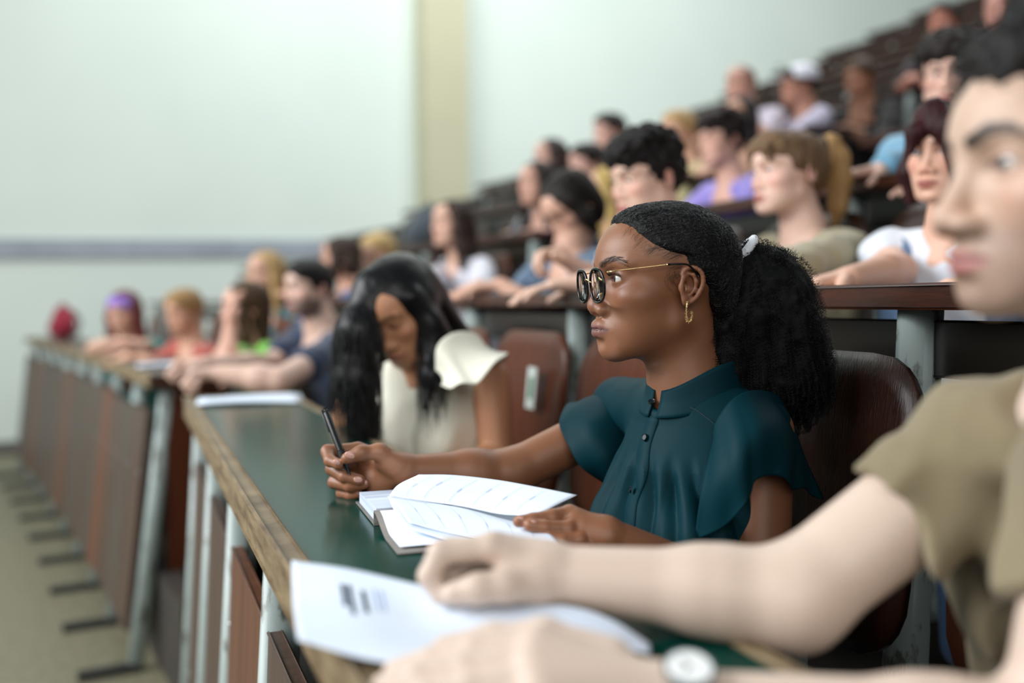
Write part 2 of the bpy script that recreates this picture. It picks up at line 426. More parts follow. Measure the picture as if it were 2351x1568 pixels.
# --- rising rows
TH = ['front', 'second', 'third', 'fourth', 'fifth', 'sixth', 'seventh', 'eighth', 'ninth', 'tenth', 'eleventh', 'twelfth', 'thirteenth', 'fourteenth']
def riser_desk(fr, k, u0, u1, posts, label, Bv):
    z = zt(k); v = V0+k*DV
    d = thing('lecture_desk', label, 'desk', fr((u0+u1)/2, v+.2, zf(k)))
    slab('desktop', fr, u0, u1, v+.021, v+.31, z-.024, z, m_desk, d, .002)
    slab('wooden_edge', fr, u0-.012, u1+.012, v, v+.0205, z-.028, z+.001, m_dedge, d, .004)
    slab('end_edge', fr, u1, u1+.012, v+.021, v+.31, z-.026, z, m_dedge, d, .002); slab('end_edge', fr, u0-.012, u0, v+.021, v+.31, z-.026, z, m_dedge, d, .002)
    slab('shelf', fr, u0+.02, u1-.02, v+.07, v+.29, z-.125, z-.11, m_under, d)
    slab('shelf_lip', fr, u0+.02, u1-.02, v+.055, v+.069, z-.125, z-.05, m_under, d)
    for u in posts: oval_post('leg', fr(u, v+.01, zf(k-1) if k else 0), fr(u, v+.055, z-.029), .036, .026, Bv, m_steel, d)
for k in range(1, 5):
    riser_desk(nb, k, -1.2, 3.16, [3.06, 2.26, 1.12, .0], '%s row desk of the near block, brown top with a dark wooden edge' % TH[k], B_)
for k in range(1, 14):
    riser_desk(fb, k, .0, 5.7, [.1, 1.35, 2.6, 3.85, 5.1], '%s row desk of the block beyond the aisle, dark brown on pale posts' % TH[k], B2)
# --- chairs: backrest, seat, stand; origin on the floor, x along the row, y to the back
def rounded(w, h, r, nx=14, ny=12):
    xs = np.linspace(-1, 1, nx); G = np.zeros((nx, ny, 2))
    for i, x in enumerate(xs):
        for j, y in enumerate(np.linspace(-1, 1, ny)):
            X, Y = x*w/2, y*h/2; cx, cy = w/2-r, h/2-r
            if abs(X) > cx and abs(Y) > cy:
                dx, dy = abs(X)-cx, abs(Y)-cy; m = max(dx, dy); L = math.hypot(dx, dy)
                if L > 0: X = math.copysign(cx+dx*m/L, X); Y = math.copysign(cy+dy*m/L, Y)
            G[i, j] = (X, Y)
    return G
def chair_meshes():
    G = rounded(.47, .40, .10); g = np.zeros(G.shape[:2]+(3,))
    g[..., 0] = G[..., 0]; g[..., 2] = .755+G[..., 1]; g[..., 1] = .10+.10*(g[..., 2]-.6)-.16*G[..., 0]**2+.15*(g[..., 2]-.7)**2
    back = grid_mesh('backrest', g, .012)
    G = rounded(.42, .38, .08); g = np.zeros(G.shape[:2]+(3,)); g[..., 0] = G[..., 0]; g[..., 1] = -.13+G[..., 1]; g[..., 2] = .45-.03*np.sin(np.clip((G[..., 1]+.1)*6, -1.5, 1.5))
    seat = grid_mesh('seat', g, .012)
    bm = bmesh.new(); box_bm(bm, (-.02, .06, 0), (.02, .1, .42)); box_bm(bm, (-.02, -.2, .40), (.02, .1, .425)); box_bm(bm, (-.02, .1, .40), (.02, .12, .60)); box_bm(bm, (-.03, -.06, 0), (.03, .16, .015))
    st = bm_mesh('stand', bm); return back, seat, st
_ch = chair_meshes(); _ch[0].materials.append(m_chair); _ch[1].materials.append(m_chair); _ch[2].materials.append(m_steel)
_ch2 = [m.copy() for m in _ch[:2]]
for m in _ch2: m.materials.clear(); m.materials.append(m_chair2)
def chair(fr, Rv, Bv, u, v, z, label, group, red=False):  # red: use the lighter, lit-looking copy of the plywood
    o = bpy.data.objects.new('lecture_chair', None); COL.objects.link(o); o.empty_display_size = .05
    o.matrix_basis = Matrix((( -Rv[0], Bv[0], 0, 0), (-Rv[1], Bv[1], 0, 0), (0, 0, 1, 0), (0, 0, 0, 1)))
    o.location = tuple(fr(u, v, z)); tag(o, label, 'chair', group)
    for nm, me in zip(('backrest', 'seat', 'stand'), (_ch2 if red else list(_ch[:2]))+[_ch[2]]):
        c = bpy.data.objects.new(nm, me); COL.objects.link(c); c.parent = o
    return o
CHV = .64
TH2 = ['first']+TH[1:]
def chair_local(u, k=0): return nb(u, V0+CHV+k*DV, zf(k))
lab = {2.29: 'brown plywood chair with a white and green tag, behind the woman in cream', 1.75: 'empty reddish plywood chair between the woman in cream and the woman in green',
       1.21: 'glossy dark plywood chair behind the woman in the green blouse', .67: 'dark plywood chair behind the man in the khaki shirt', 2.83: 'brown plywood chair at the aisle end of the front row'}
CH = {}
for u in (2.83, 2.29, 1.75, 1.21, .67, .13):
    CH[u] = chair(nb, R_, B_, u, V0+CHV, zf(0), lab.get(u, 'dark plywood chair at the near end of the front row'), 'chairs of the front row', u > 1.5)
for k in range(1, 4):
    for u in (2.83, 2.29, 1.75, 1.21, .67):
        chair(nb, R_, B_, u, V0+CHV+k*DV, zf(k), 'plywood chair in the %s row of the near block, %s from the aisle' % (TH[k], TH2[round((2.83-u)/.54)]), 'chairs of the %s row, near block' % TH[k])
for k in range(0, 14):
    for i in range(9):
        chair(fr0 if k == 0 else fb, R2, B2, .36+.62*i, V0+CHV+k*DV, zf(k), 'plywood chair in the %s row beyond the aisle, %s from the aisle' % (TH[k], TH2[i]), 'chairs of the %s row beyond the aisle' % TH[k], k < 2)
# tag on the chair of the woman in cream
t = CH[2.29]
def tag_plate(name, x0, x1, z0, z1, off, m):
    bm = bmesh.new(); box_bm(bm, (x0, -.0012, z0), (x1, 0, z1)); me = bm_mesh(name, bm); o = link(name, me, m); o.parent = t
    o.location = (0, .016-off, 0); o.rotation_euler = (-.10, 0, 0); return o
tag_plate('white_tag', .06, .115, .775, .875, 0., mat('white_label', '#c9d2cd', .6))
tag_plate('green_label', .079, .099, .80, .85, .0016, mat('green_label', '#0f6b38', .6))
# ------------------------------------------------------------------ people
CM = .01
def head_prims(F, fem=True, ears=True, detail=True, nose=1., jaw=1., lips=1., neck=None, nl=0.):
    """head in centimetres round the point between the ears at eye height (x to the face, y to its left, z up)"""
    e = lambda c, r, k=0, m='u', R=None: ell(c, r, k, m, R, F)
    c = lambda a, b, ra, rb, k=0, m='u': cap(a, b, ra, rb, k, m, F)
    p = [e((0.0, 0, 2.7), (9.3, 7.3, 7.2)), e((4.1, 0, 2.7), (6.0, 6.0, 5.6), 2.),
         e((3.6, 0, -3.0), (6.1, 5.75, 6.6), 2.)]
    j = jaw
    for s in (1, -1):
        p += [e((5.9, 4.3*s, -2.5), (2.6, 2.05, 1.9), 1.8), c((9.1, 1.4*s, 1.75), (7.5, 4.7*s, 1.9), .8, .6, 1.2),
              c((1.0, (4.55 if fem else 4.9)*s*j, -5.8), (7.4, 2.2*s*j, -9.1), 1.6 if fem else 1.8, 1.5, 2.4), e((4.9, 3.5*s, -5.2), (2.6, 2.0, 2.4), 1.8)]
    p += [e((4.8, 0, -7.2), (4.7, 4.4*j, 3.1), 2.), e((7.9, 0, -9.3), (1.6, 1.95*j, 1.5), 1.6), e((7.3, 0, -6.6), (2.75, 2.9, 2.4), 1.5)]
    # sockets, lids
    for s in (1, -1):
        p += [e((10.3, 3.35*s, .1), (2.0, 2.1, 1.25), 1.2, 's')]
        if detail:
            p += [e((7.72, 3.12*s, 0), (1.38, 1.5, 1.38), .5), e((9.15, 3.2*s, -.05), (1.2, 1.5, .40), .12, 's')]
        else:
            p += [e((7.72, 3.12*s, 0), (1.3, 1.5, 1.2), .6)]
    # nose
    w = nose
    p += [c((9.3, 0, .5), (10.45+nl, 0, -3.3), .62, .8*w, 1.0), e((10.35+nl, 0, -3.75), (1.05, 1.1*w, .95), .7)]
    for s in (1, -1):
        p += [e((9.75+nl*.6, 1.35*s*w, -4.15), (1.05+nl*.4, .8, .8), .6)]
    if detail:
        for s in (1, -1): p += [e((10.25+nl*.8, .72*s*w, -5.0), (.62, .36, .5), .25, 's', rotz(-.35*s))]
    # mouth
    if detail:
        for s in (1, -1):
            p += chain([(10.2, 0, -6.32), (9.9, 1.0*s, -6.25), (8.7, 2.5*s, -6.7)], [.42*lips, .43*lips, .2], .7, 'u', F)
            p += chain([(9.95, 0, -7.35), (9.7, 1.0*s, -7.3), (8.7, 2.45*s, -6.9)], [.55*lips, .52*lips, .2], .6, 'u', F)
        for s in (1, -1):
            p += chain([(10.75, 0, -6.72), (10.4, 1.1*s, -6.66), (8.95, 2.75*s, -6.75)], [.08, .07, .05], .3, 's', F)
        p += [e((10.3, 0, -8.55), (.85, 1.7, .55), .9, 's')]
    else:
        p += [e((9.7, 0, -6.8), (.8, 2.0, .9), .7)]
    # neck
    r = 5.1 if fem else 6.0
    p += [c((-1.2, 0, -6), (-3.8, 0, -17) if neck is None else F.loc(neck), r, r*1.03, 2.2)]
    if not fem: p += [e((2.0, 0, -13.2), (.9, .9, 1.2), 1.)]
    if ears == 1:
        for s in (1, -1):
            R = rotz(.35*s)
            p += [e((-1.3, 7.35*s, -.9), (1.7, .55, 2.9), .5, 'u', R), e((-.9, 7.95*s, -.9), (.9, .5, 1.5), .3, 's', R)]
    return p
def rotz(a): return np.array([[math.cos(a), -math.sin(a), 0], [math.sin(a), math.cos(a), 0], [0, 0, 1.]])
def roty(a): return np.array([[math.cos(a), 0, math.sin(a)], [0, 1, 0], [-math.sin(a), 0, math.cos(a)]])
def rotx(a): return np.array([[1, 0, 0], [0, math.cos(a), -math.sin(a)], [0, math.sin(a), math.cos(a)]])
def cdist(p, a, b):
    a = np.asarray(a, float); b = np.asarray(b, float); ba = b-a; t = np.clip(((p-a)@ba)/(ba@ba), 0, 1)
    return np.linalg.norm(p-a-t[:, None]*ba, axis=1)
def polyd(p, pts): return np.min([cdist(p, pts[i], pts[i+1]) for i in range(len(pts)-1)], axis=0)
def mix(a, b, t): return a+(np.asarray(b)-a)*t[:, None]
def skin_colours(v, F, skin, lip, brow=None, blush=None, beard=None, browd=.8, detail=True, eyes=True):
    """albedo of the skin: lips, brows, lash line, blush, stubble; eye-socket shade painted in"""
    col = np.tile(np.array(lin(skin)), (len(v), 1)); q = F.loc(v); x, y, z = q.T; ay = np.abs(y)
    near = (np.abs(x) < 14) & (ay < 9) & (z > -13) & (z < 12)
    qa = np.stack([x, ay, z], 1)
    if blush is not None:
        col = mix(col, lin(blush), .45*np.exp(-(((x-7)/3)**2+((ay-4.2)/1.8)**2+((z+2.6)/2)**2)))
        col = mix(col, lin(blush), .4*np.exp(-(((x-10.8)/1.2)**2+(ay/1.3)**2+((z+3.8)/1.2)**2)))
        col = mix(col, lin(blush), .5*np.exp(-(((x+1)/2)**2+((ay-7.6)/1)**2+((z+.5)/2.5)**2)))
    if beard is not None:
        m = sstep(-3.4, -5.6, z-.22*(9-np.clip(x, 0, 9))*.35)*sstep(-1.6, .6, x)*near*sstep(-13.2, -10.8, z)
        m = np.maximum(m*(1-np.exp(-((ay/2.7)**2+((z+6.85)/1.15)**2))), .9*np.exp(-((z+5.6)/.42)**2)*sstep(3.4, 2.2, ay)*(x > 8))
        col = mix(col, lin(beard[0]), np.clip(m*near, 0, 1)*beard[1])
    zu = -5.98-.72*np.clip(ay/2.7, 0, 1)**2+.1*np.exp(-((ay-.75)/.5)**2)-.1*np.exp(-(ay/.3)**2); zl = -7.88+.95*np.clip(ay/2.7, 0, 1)**1.7
    m = sstep(.1, -.1, z-zu)*sstep(-.1, .1, z-zl)*sstep(2.85, 2.5, ay)*(x > 8)*near
    if not detail: m = np.exp(-((ay/2.0)**2+((z+6.8)/.7)**2))*(x > 8)
    col = mix(col, lin(lip), m)
    sl = np.maximum(sstep(.3, .05, np.abs(z+6.72)), 0)*sstep(2.9, 2.3, ay)*(x > 8.6)*near
    col = mix(col, np.array(lin(lip))*.35, .7*sl)
    if brow is not None:
        d = polyd(qa[:, 1:], [(1.3, 1.75), (2.9, 2.45), (4.3, 2.35), (5.4, 1.55)]) if len(qa) else 0
        wd = np.interp(ay, [1, 2.5, 4, 5.4], [.42, .42, .33, .12])
        wd = wd*(1.35 if beard is not None else 1); nz = fbm(qa*np.array([1.5, 1.5, 7]), 2)*.12
        col = mix(col, lin(brow), browd*sstep(1.15, .6, d/wd+nz)*(x > 5)*near)
    if detail:
        c0 = np.array([9.15, 3.2, -.05]); dd = np.sqrt((((qa-c0)/np.array([1.25, 1.55, .6]))**2).sum(1))
        lash = np.exp(-((dd-.98)/.16)**2)*(z > -.25)*(x > 6)*near
        col = mix(col, (.012, .008, .007), .85*np.clip(lash, 0, 1))
        shade = np.exp(-(((ay-3.2)/1.9)**2+((z-.1)/1.15)**2))*(x > 6)*near  # shade of the eye socket painted into the skin colour
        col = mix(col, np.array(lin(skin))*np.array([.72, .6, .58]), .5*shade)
    elif eyes:
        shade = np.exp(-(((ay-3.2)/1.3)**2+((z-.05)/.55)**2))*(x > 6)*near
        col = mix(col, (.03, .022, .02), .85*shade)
        shade = np.exp(-(((ay-3.2)/2.2)**2+((z-.2)/1.3)**2))*(x > 6)*near  # socket shade round the drawn eyes, painted into the skin
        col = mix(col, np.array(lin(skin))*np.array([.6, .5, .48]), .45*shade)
    return col
def eye_mesh(iris):
    key = 'eye'+iris
    if key in _mc: return _mc[key]
    bm = bmesh.new(); bmesh.ops.create_uvsphere(bm, u_segments=32, v_segments=40, radius=1.0)
    me = bm_mesh('eye', bm, True); v = np.array([x.co[:] for x in me.vertices]); a = np.arccos(np.clip(v[:, 2], -1, 1))
    col = np.tile(np.array(lin('#d8d2ce')), (len(v), 1)); t = lambda e, w: sstep(e+w, e-w, a)
    col = mix(col, np.array(lin(iris))*.4, t(.49, .04)); col = mix(col, lin(iris), t(.43, .04)); col = mix(col, (.004, .004, .004), t(.2, .03))
    set_col(me, col); me.materials.append(M_('eye_m', lambda: attr_mat('eyeball', .08, spec=.6, coat=.6))); _mc[key] = me; return me
def add_eyes(F, parent, iris='#2a1a12', look=(1, 0, 0)):
    for s in (1, -1):
        o = bpy.data.objects.new('eye', eye_mesh(iris)); COL.objects.link(o)
        c = F(7.72, 3.12*s, 0); d = F.M @ nrm(look)
        Q = Vector(d).to_track_quat('Z', 'Y').to_matrix().to_4x4()
        w = Matrix.Translation(Vector(c)) @ Q @ Matrix.Scale(1.24*F.sc, 4)
        o.parent = parent; o.matrix_parent_inverse = Matrix.Translation(-world_loc(parent)); o.matrix_basis = w
def head_frame(pos, psi, pitch=0., roll=0., sc=CM):
    """psi: 0 looks to the left of the picture, 90 to the camera; pitch down, roll, in degrees"""
    a = math.radians(psi); f = V(-math.cos(a), -math.sin(a), 0); l = V(math.sin(a), -math.cos(a), 0); u = V(0, 0, 1)
    p = math.radians(pitch); f2 = f*math.cos(p)-u*math.sin(p); u2 = u*math.cos(p)+f*math.sin(p)
    r = math.radians(roll); u3 = u2*math.cos(r)+l*math.sin(r)
    return Frame(pos, f2, u3, sc)
def ear_detail(F, s=1):
    """outer ear with helix, antihelix, tragus, concha and lobe"""
    A = lambda x, y, z: (x, s*y, z)
    p = [ell(A(-1.5, 6.95, -1.1), (1.9, .6, 2.6), .5, 'u', rotz(.45*s) @ roty(-.12), F)]
    p += [ell(A(-1.35, 7.75, -1.2), (1.15, .62, 1.75), .25, 's', rotz(.45*s) @ roty(-.12), F)]
    hel = [A(-.55, 7.25, -.2), A(-.35, 7.35, .7), A(-.9, 7.55, 1.45), A(-1.9, 7.85, 1.6), A(-2.9, 8.1, 1.0), A(-3.3, 8.15, -.2), A(-3.1, 8.0, -1.5), A(-2.5, 7.75, -2.7), A(-1.7, 7.5, -3.5)]
    hel = catmull(hel, 18); p += chain(hel, list(np.linspace(.3, .36, 18)), .16, 'u', F)
    p += chain([A(-1.0, 7.5, .75), A(-1.9, 7.75, .55), A(-2.35, 7.8, -.5), A(-2.2, 7.65, -1.7), A(-1.5, 7.5, -2.45)], [.2, .27, .3, .3, .26], .3, 'u', F)
    p += [ell(A(-1.0, 7.3, -3.3), (.85, .42, .95), .5, 'u', rotz(.4*s), F), ell(A(-.1, 7.3, -1.35), (.42, .35, .62), .4, 'u', None, F),
          ell(A(-.85, 7.2, -1.3), (.55, .6, .75), .25, 's', None, F)]
    return p
# ---- students: one continuous skin (head, neck, arms, hands), clothes and hair as children
m_skin = attr_mat('skin', .48, .10, .0001, 1200., .45)
def ik(S, W, L1, L2, pole):
    d = W-S; D = np.linalg.norm(d); k = max(1., D/(L1+L2)*1.002); L1 *= k; L2 *= k; t = d/D
    a = (L1*L1-L2*L2+D*D)/(2*D); h = math.sqrt(max(0, L1*L1-a*a)); p = pole-t*(pole@t); return S+t*a+nrm(p)*h
def hand_prims(W, d, n, side, curl=.5, sc=1., spread=1.):
    """wrist, direction of the fingers, palm normal; side +1 where the thumb lies along n x d"""
    d = nrm(d); n = nrm(n-d*(n@d)); t = np.cross(n, d)*side; c = CM*sc; p = []
    mcp = [W+d*8.6*c+t*2.9*c, W+d*8.9*c+t*1.0*c, W+d*8.6*c-t*.95*c, W+d*7.9*c-t*2.7*c]
    for m, r in zip(mcp, (1.15, 1.2, 1.12, 1.0)): p.append(cap(W+(m-W)*.12, m, 1.5*c, r*c, 1.3*c))
    L = [(4.2, 2.5, 2.0), (4.7, 2.9, 2.1), (4.3, 2.7, 2.1), (3.4, 2.0, 1.8)]; fan = (.12, .02, -.07, -.16)
    for i in range(4):
        q = mcp[i]; a = 0; r = (.86, .88, .82, .72)[i]
        for j, l in enumerate(L[i]):
            a += curl*(.75, 1.0, .7)[j]*(1+.08*i); e = nrm(d*math.cos(a)+n*math.sin(a)+t*fan[i]*spread*max(0, math.cos(a)))
            p.append(cap(q, q+e*l*c, r*c, r*.9*c, .25*c)); q = q+e*l*c; r *= .9
    q = W+d*2.2*c+t*2.2*c; e = nrm(d*.75+t*.75+n*.35)
    for l, r, g in ((4.0, 1.5, .1), (3.2, 1.05, .35), (2.6, .92, .3)):
        p.append(cap(q, q+e*l*c, r*c, r*.86*c, .5*c)); q = q+e*l*c; e = nrm(e+(d*.6-t*.5+n*.3)*g*(1+curl))
    return p
def hair_prims(style, F):
    e = lambda c, r, k=0, m='u', R=None: ell(c, r, k, m, R, F)
    c = lambda a, b, ra, rb, k=0, m='u': cap(a, b, ra, rb, k, m, F)
    face = [e((11.5, 0, -2.2), (6.6, 6.3, 8.4), 1.2, 's'), e((6.5, 0, -9.5), (9.5, 9.5, 7.0), 1., 's')]
    p = [e((-.5, 0, 3.2), (9.7, 8.0, 7.6)), e((-3.5, 0, 0), (6.6, 7.6, 7.0), 2.)]
    if style == 'short':
        return [e((-.4, 0, 3.4), (9.9, 8.0, 7.9)), e((5.5, 0, 6.0), (4.4, 6.0, 4.2), 2.), e((-4.2, 0, 0), (5.4, 7.0, 6.0), 2.)]+face+[e((1.6, 0, -6.5), (6.5, 12, 6.5), .8, 's')]
    if style == 'buzz':
        return [e((-.3, 0, 3.0), (9.4, 7.5, 7.35)), e((-4.2, 0, 0), (5.2, 6.7, 6.0), 2.)]+face+[e((1.6, 0, -6.5), (6.5, 12, 6.5), .8, 's')]
    if style == 'curly':
        q = [e((-.8, 0, 4.2), (10.2, 8.6, 8.2)), e((6.0, 0, 7.0), (5.4, 7.0, 4.6), 2.5), e((-5.0, 0, .5), (5.5, 7.4, 6.5), 2.)]
        r = np.random.default_rng(3)
        for i in range(60):
            a = r.uniform(0, 6.28); b = r.uniform(.15, 1.35); x, y, z = math.cos(a)*math.cos(b), math.sin(a)*math.cos(b), math.sin(b)
            q.append(e((-.2+10.3*x, 8.7*y, 4.4+8.2*z), (1.9, 1.9, 1.7), 1.0))
        return q+[e((11.8, 0, -3.6), (5.6, 6.6, 7.6), 1., 's'), e((6.5, 0, -9.5), (9.5, 9.5, 7.0), 1., 's'), e((2.2, 0, -7.5), (6.0, 12, 7.2), .8, 's')]
    if style == 'pony':
        q = p+[e((5.5, 0, 6.2), (4.9, 6.4, 4.4), 2.)]+[e((12.3, 0, -3.4), (6.6, 6.4, 8.0), 1.2, 's'), face[1], e((1.8, 0, -6.6), (6.5, 12, 7.0), .8, 's')]
        for y in (-4.6, -3.2, 2.6, 3.8, 4.9): q += chain([(7.4, y*.6, 7.6), (9.6, y*.9, 5.4), (9.8-abs(y)*.18, y*1.12, 2.2)], [1.0, .85, .35], .6, 'u', F)
        return q
    if style == 'ponytail':
        return chain([(-9.5, 0, 6.8), (-12.6, 0, 7.2), (-14.6, .6, 3.6), (-15.0, 1, -2.5), (-14.4, .8, -9), (-13.6, .5, -14)], [1.9, 2.6, 3.1, 3.1, 2.6, .9], 1.2, 'u', F)
    if style in ('long', 'wavy'):
        w = 1.15 if style == 'wavy' else 1.
        q = [e((-.6, 0, 3.3), (9.8, 8.2, 7.7)), e((-4.5, 0, -3), (6.0*w, 8.0*w, 9.5), 2.5), e((-5, 0, -14), (4.6*w, 8.4*w, 11), 3.)]
        for s in (1, -1): q += chain([(3.5, 6.8*s, 3.0), (3.6, 7.7*s, -4), (2.6, 8.0*s*w, -12), (3.5, 8.2*s*w, -21)], [2.0, 2.3*w, 2.7*w, 1.5], 2., 'u', F)
        return q+[e((12, 0, -2.4), (7.2, 5.9, 8.6), 1., 's'), e((8.5, 0, -14), (7.5, 5.0, 12.0), 1., 's')]
    if style == 'bob':
        q = [e((-.6, 0, 3.3), (9.9, 8.4, 7.8)), e((-4.0, 0, -3), (6.2, 8.2, 9.0), 2.5)]
        for s in (1, -1): q += chain([(3.5, 6.8*s, 3.0), (3.2, 7.8*s, -4), (2.6, 7.6*s, -10)], [2.0, 2.5, 1.6], 2., 'u', F)
        return q+[e((12, 0, -2.4), (7.2, 5.9, 8.6), 1., 's'), e((8.5, 0, -14), (7.5, 5.0, 12.0), 1., 's')]
    raise ValueError(style)
def streaks(F, amp=.45, fx=.9, fz=.12):
    """strand-like relief running along the hair"""
    def fn(p, d):
        q = F.loc(p); return d+np.float32(amp*F.sc)*(fbm(q*np.array([fx, fx, fz]), 2)).astype(np.float32)
    return warp(fn)
def lumps(F, amp=.8, f=.55):
    def fn(p, d):
        return d+np.float32(amp*F.sc)*fbm(F.loc(p)*f, 2).astype(np.float32)
    return warp(fn)
def hair_mat(c, c2=None):
    c2 = c2 or c
    return M_('hair'+c+c2, lambda: mat('hair', c, .55, c2, (60, 60, 6), .0012, (190, 190, 16), spec=.22, detail=5))
def cloth_mat(c, c2=None, scale=(5, 5, 5), rough=.85):
    return M_('cloth'+c+str(c2), lambda: mat('cloth', c, rough, c2, scale, .0005, (420, 420, 420), spec=.2, sheen=.25))
GROUP = 'students sitting in the lecture hall'
def student(label, px, py, s, psi, pitch=0, roll=0, fem=True, skin='#d9ab93', lip='#b5655c', brow='#3a2a20', blush='#d9776a', hair=('long', '#3b2a20'),
            top='#777777', top2=None, body=None, k=0, lean=.22, sleeve=.55, arms=None, h=.005, beard=None, eyes=None, neck_cut=(5.5, 6.2), legs=None, hs=1., size=1., longs=False, iris='#3a2a1c', curl=.2, tscale=(5, 5, 5), hoff=(0, 0, 0), N=None, hair_extra=None, hmesh=1., stk=None):
    F = head_frame(at(px, py, s), psi, pitch, roll, CM*hs)
    a = math.radians(psi if body is None else body); f = V(-math.cos(a), -math.sin(a), 0); c = CM*size
    N = N if N is not None else F.o+V(0, 0, -.145*hs)-f*(.035-.0012*max(0, pitch))*hs+V(*hoff)
    Bf = Frame(N, f, (0, 0, 1), c); z0 = (zt(k)-.74)
    X = lambda x, y, z: (x+lean*z, y, z)
    sh = 16.2 if fem else 18.5; tw = 1. if fem else 1.12
    S = {q: Bf(-1.6, sh*q, -7.5) for q in (1, -1)}
    root = thing('person', label, 'person', Bf(-14, 0, -45)*V(1, 1, 0)+V(0, 0, z0), GROUP)
    sk = head_prims(F, fem, 1, eyes is not None, 1. if fem else 1.08, 1. if fem else 1.1, 1., N+V(0, 0, .0)-f*.01)
    sk += [cap(Bf(-1.5, 0, -1), Bf(-1.8, 0, -9), 5.2*c*tw, 6.5*c, 4*c), cap(Bf(-1.6, -sh+3, -6.6), Bf(-1.6, sh-3, -6.6), 3.6*c, 3.6*c, 4*c), ell((-.5, 0, -11.5), (5.8, 9.5*tw, 6), 3., 'u', None, Bf)]
    cl = [cap(Bf(-1.8, -sh+4, -6.4), Bf(-1.8, sh-4, -6.4), 4.7*c, 4.7*c), ell(X(-.6, 0, -17), (10.2, 15.2*tw, 14), 5., 'u', None, Bf),
          ell(X(-.5, 0, -33), (9.6, 13.2*tw, 14), 6., 'u', None, Bf), ell(X(-2, 0, -47), (11.5, 16*tw, 10), 6., 'u', None, Bf)]
    if fem: cl += [ell(X(6.2, 6.4*q, -20.5), (5, 5.8, 5.5), 4.5, 'u', None, Bf) for q in (1, -1)]
    L1, L2 = (27*c, 24*c) if fem else (30*c, 26*c); zd = zt(k)
    arms = arms or {}
    for q in (1, -1):
        A = arms.get(q, {})
        if A is None: continue
        if 'wrist' in A: Wp = np.asarray(A['wrist'])
        else: Wp = Bf(30, 7*q, 0); Wp[2] = zd+.035
        E = np.asarray(A['elbow']) if 'elbow' in A else ik(S[q], Wp, L1, L2, Bf.M @ V(-.2, 1.0*q, -1.0))
        if 'elbow' not in A and 'wrist' in A and E[2] < zd+.04 and Wp[2] > zd: E = ik(S[q], Wp, L1, L2, Bf.M @ V(-.2, 1.6*q, -.5))
        ra = 1. if fem else 1.2
        sk += [cap(S[q], E, 4.3*c*ra, 3.5*c*ra, 2.*c), cap(E, E+(Wp-E)*.35, 3.7*c*ra, 3.9*c*ra, 1.5*c), cap(E+(Wp-E)*.3, Wp, 3.8*c*ra, 2.5*c*ra, 1.5*c)]
        hd = A.get('dir', Bf.M @ V(.8, -.6*q, -.12)); hn = A.get('n', V(0, 0, -1.))
        sk += hand_prims(Wp, np.asarray(hd, float), np.asarray(hn, float), A.get('side', q), A.get('curl', curl), (.95 if fem else 1.08)*size)
        if sleeve > 0:
            t = min(1., sleeve); cl += [cap(S[q], S[q]+(E-S[q])*t, 5.7*c*ra, 5.3*c*ra, 3.*c)]
            if sleeve > 1: cl += [cap(E, E+(Wp-E)*min(.93, (sleeve-1)), 4.9*c*ra, 3.7*c*ra, 2.*c)]
        else: cl += [ell((-1.6, (sh-2.5)*q, -6.5), (5, 4.5, 5), 2., 'u', None, Bf)]
    cl += [cap(Bf(-1.5, 0, -4), Bf(-1, 0, 8), neck_cut[1]*c*tw, 6.5*c*tw, 1.*c, 's'), ell((6, 0, -.5), (neck_cut[0]+2.5, neck_cut[1]+.5, neck_cut[0]+1.), 1., 's', None, Bf)]
    rs = random.random()*50
    cl.append(warp(lambda p, d: d+np.float32(.0085*size)*fbm((p+rs)*np.array([16, 16, 9]), 2).astype(np.float32)))
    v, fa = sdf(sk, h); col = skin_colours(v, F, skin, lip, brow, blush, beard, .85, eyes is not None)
    link('body', np_mesh('body', v, fa, True, col), m_skin, root)
    v, fa = sdf(cl, h*1.15); link('shirt', np_mesh('shirt', v, fa), cloth_mat(top, top2, tscale), root)
    if hair is not None:
        hp = hair_prims(hair[0], F)+(hair_extra or [])+[lumps(F, .7, .6) if hair[0] == 'curly' else streaks(F, stk if stk is not None else .5 if hair[0] == 'wavy' else .24)]
        v, fa = largest(*sdf(hp, h*.9*hmesh)); link('hair', np_mesh('hair', v, fa), hair_mat(hair[1], hair[2] if len(hair) > 2 else None), root)
    if hair is not None and hair[0] == 'pony':
        v, fa = sdf(hair_prims('ponytail', F)+[streaks(F, .5)], h); link('ponytail', np_mesh('ponytail', v, fa), hair_mat(hair[3], hair[4]), root)
        link('hair_tie', tube_mesh('hair_tie', [F(-10.2+.3*math.sin(t), 1.9*math.cos(t), 6.9+1.9*math.sin(t)) for t in np.linspace(0, 6.28, 21)[:-1]], .006, 8, True), m_shoe, root)
    if eyes is not None: add_eyes(F, root, iris, eyes)
    if legs:
        lg = [ell(X(-2, 0, -52), (11, 16.5, 9), 0, 'u', None, Bf)]
        hip = Bf(*X(-2, 0, -54))
        for q in (1, -1):
            kn = hip+Bf.M @ V(.42, .10*q, .0); kn[2] = z0+.47; ft = kn+Bf.M @ V(.02, .02*q, 0); ft[2] = z0+.06
            lg += [cap(hip+Bf.M @ V(0, .09*q, 0), kn, .088*size, .062*size, .03), cap(kn, ft, .06*size, .046*size, .02)]
        v, fa = sdf(lg, h*1.3); link('trousers', np_mesh('trousers', v, fa), cloth_mat(legs, None), root)
    return root, F, Bf, S
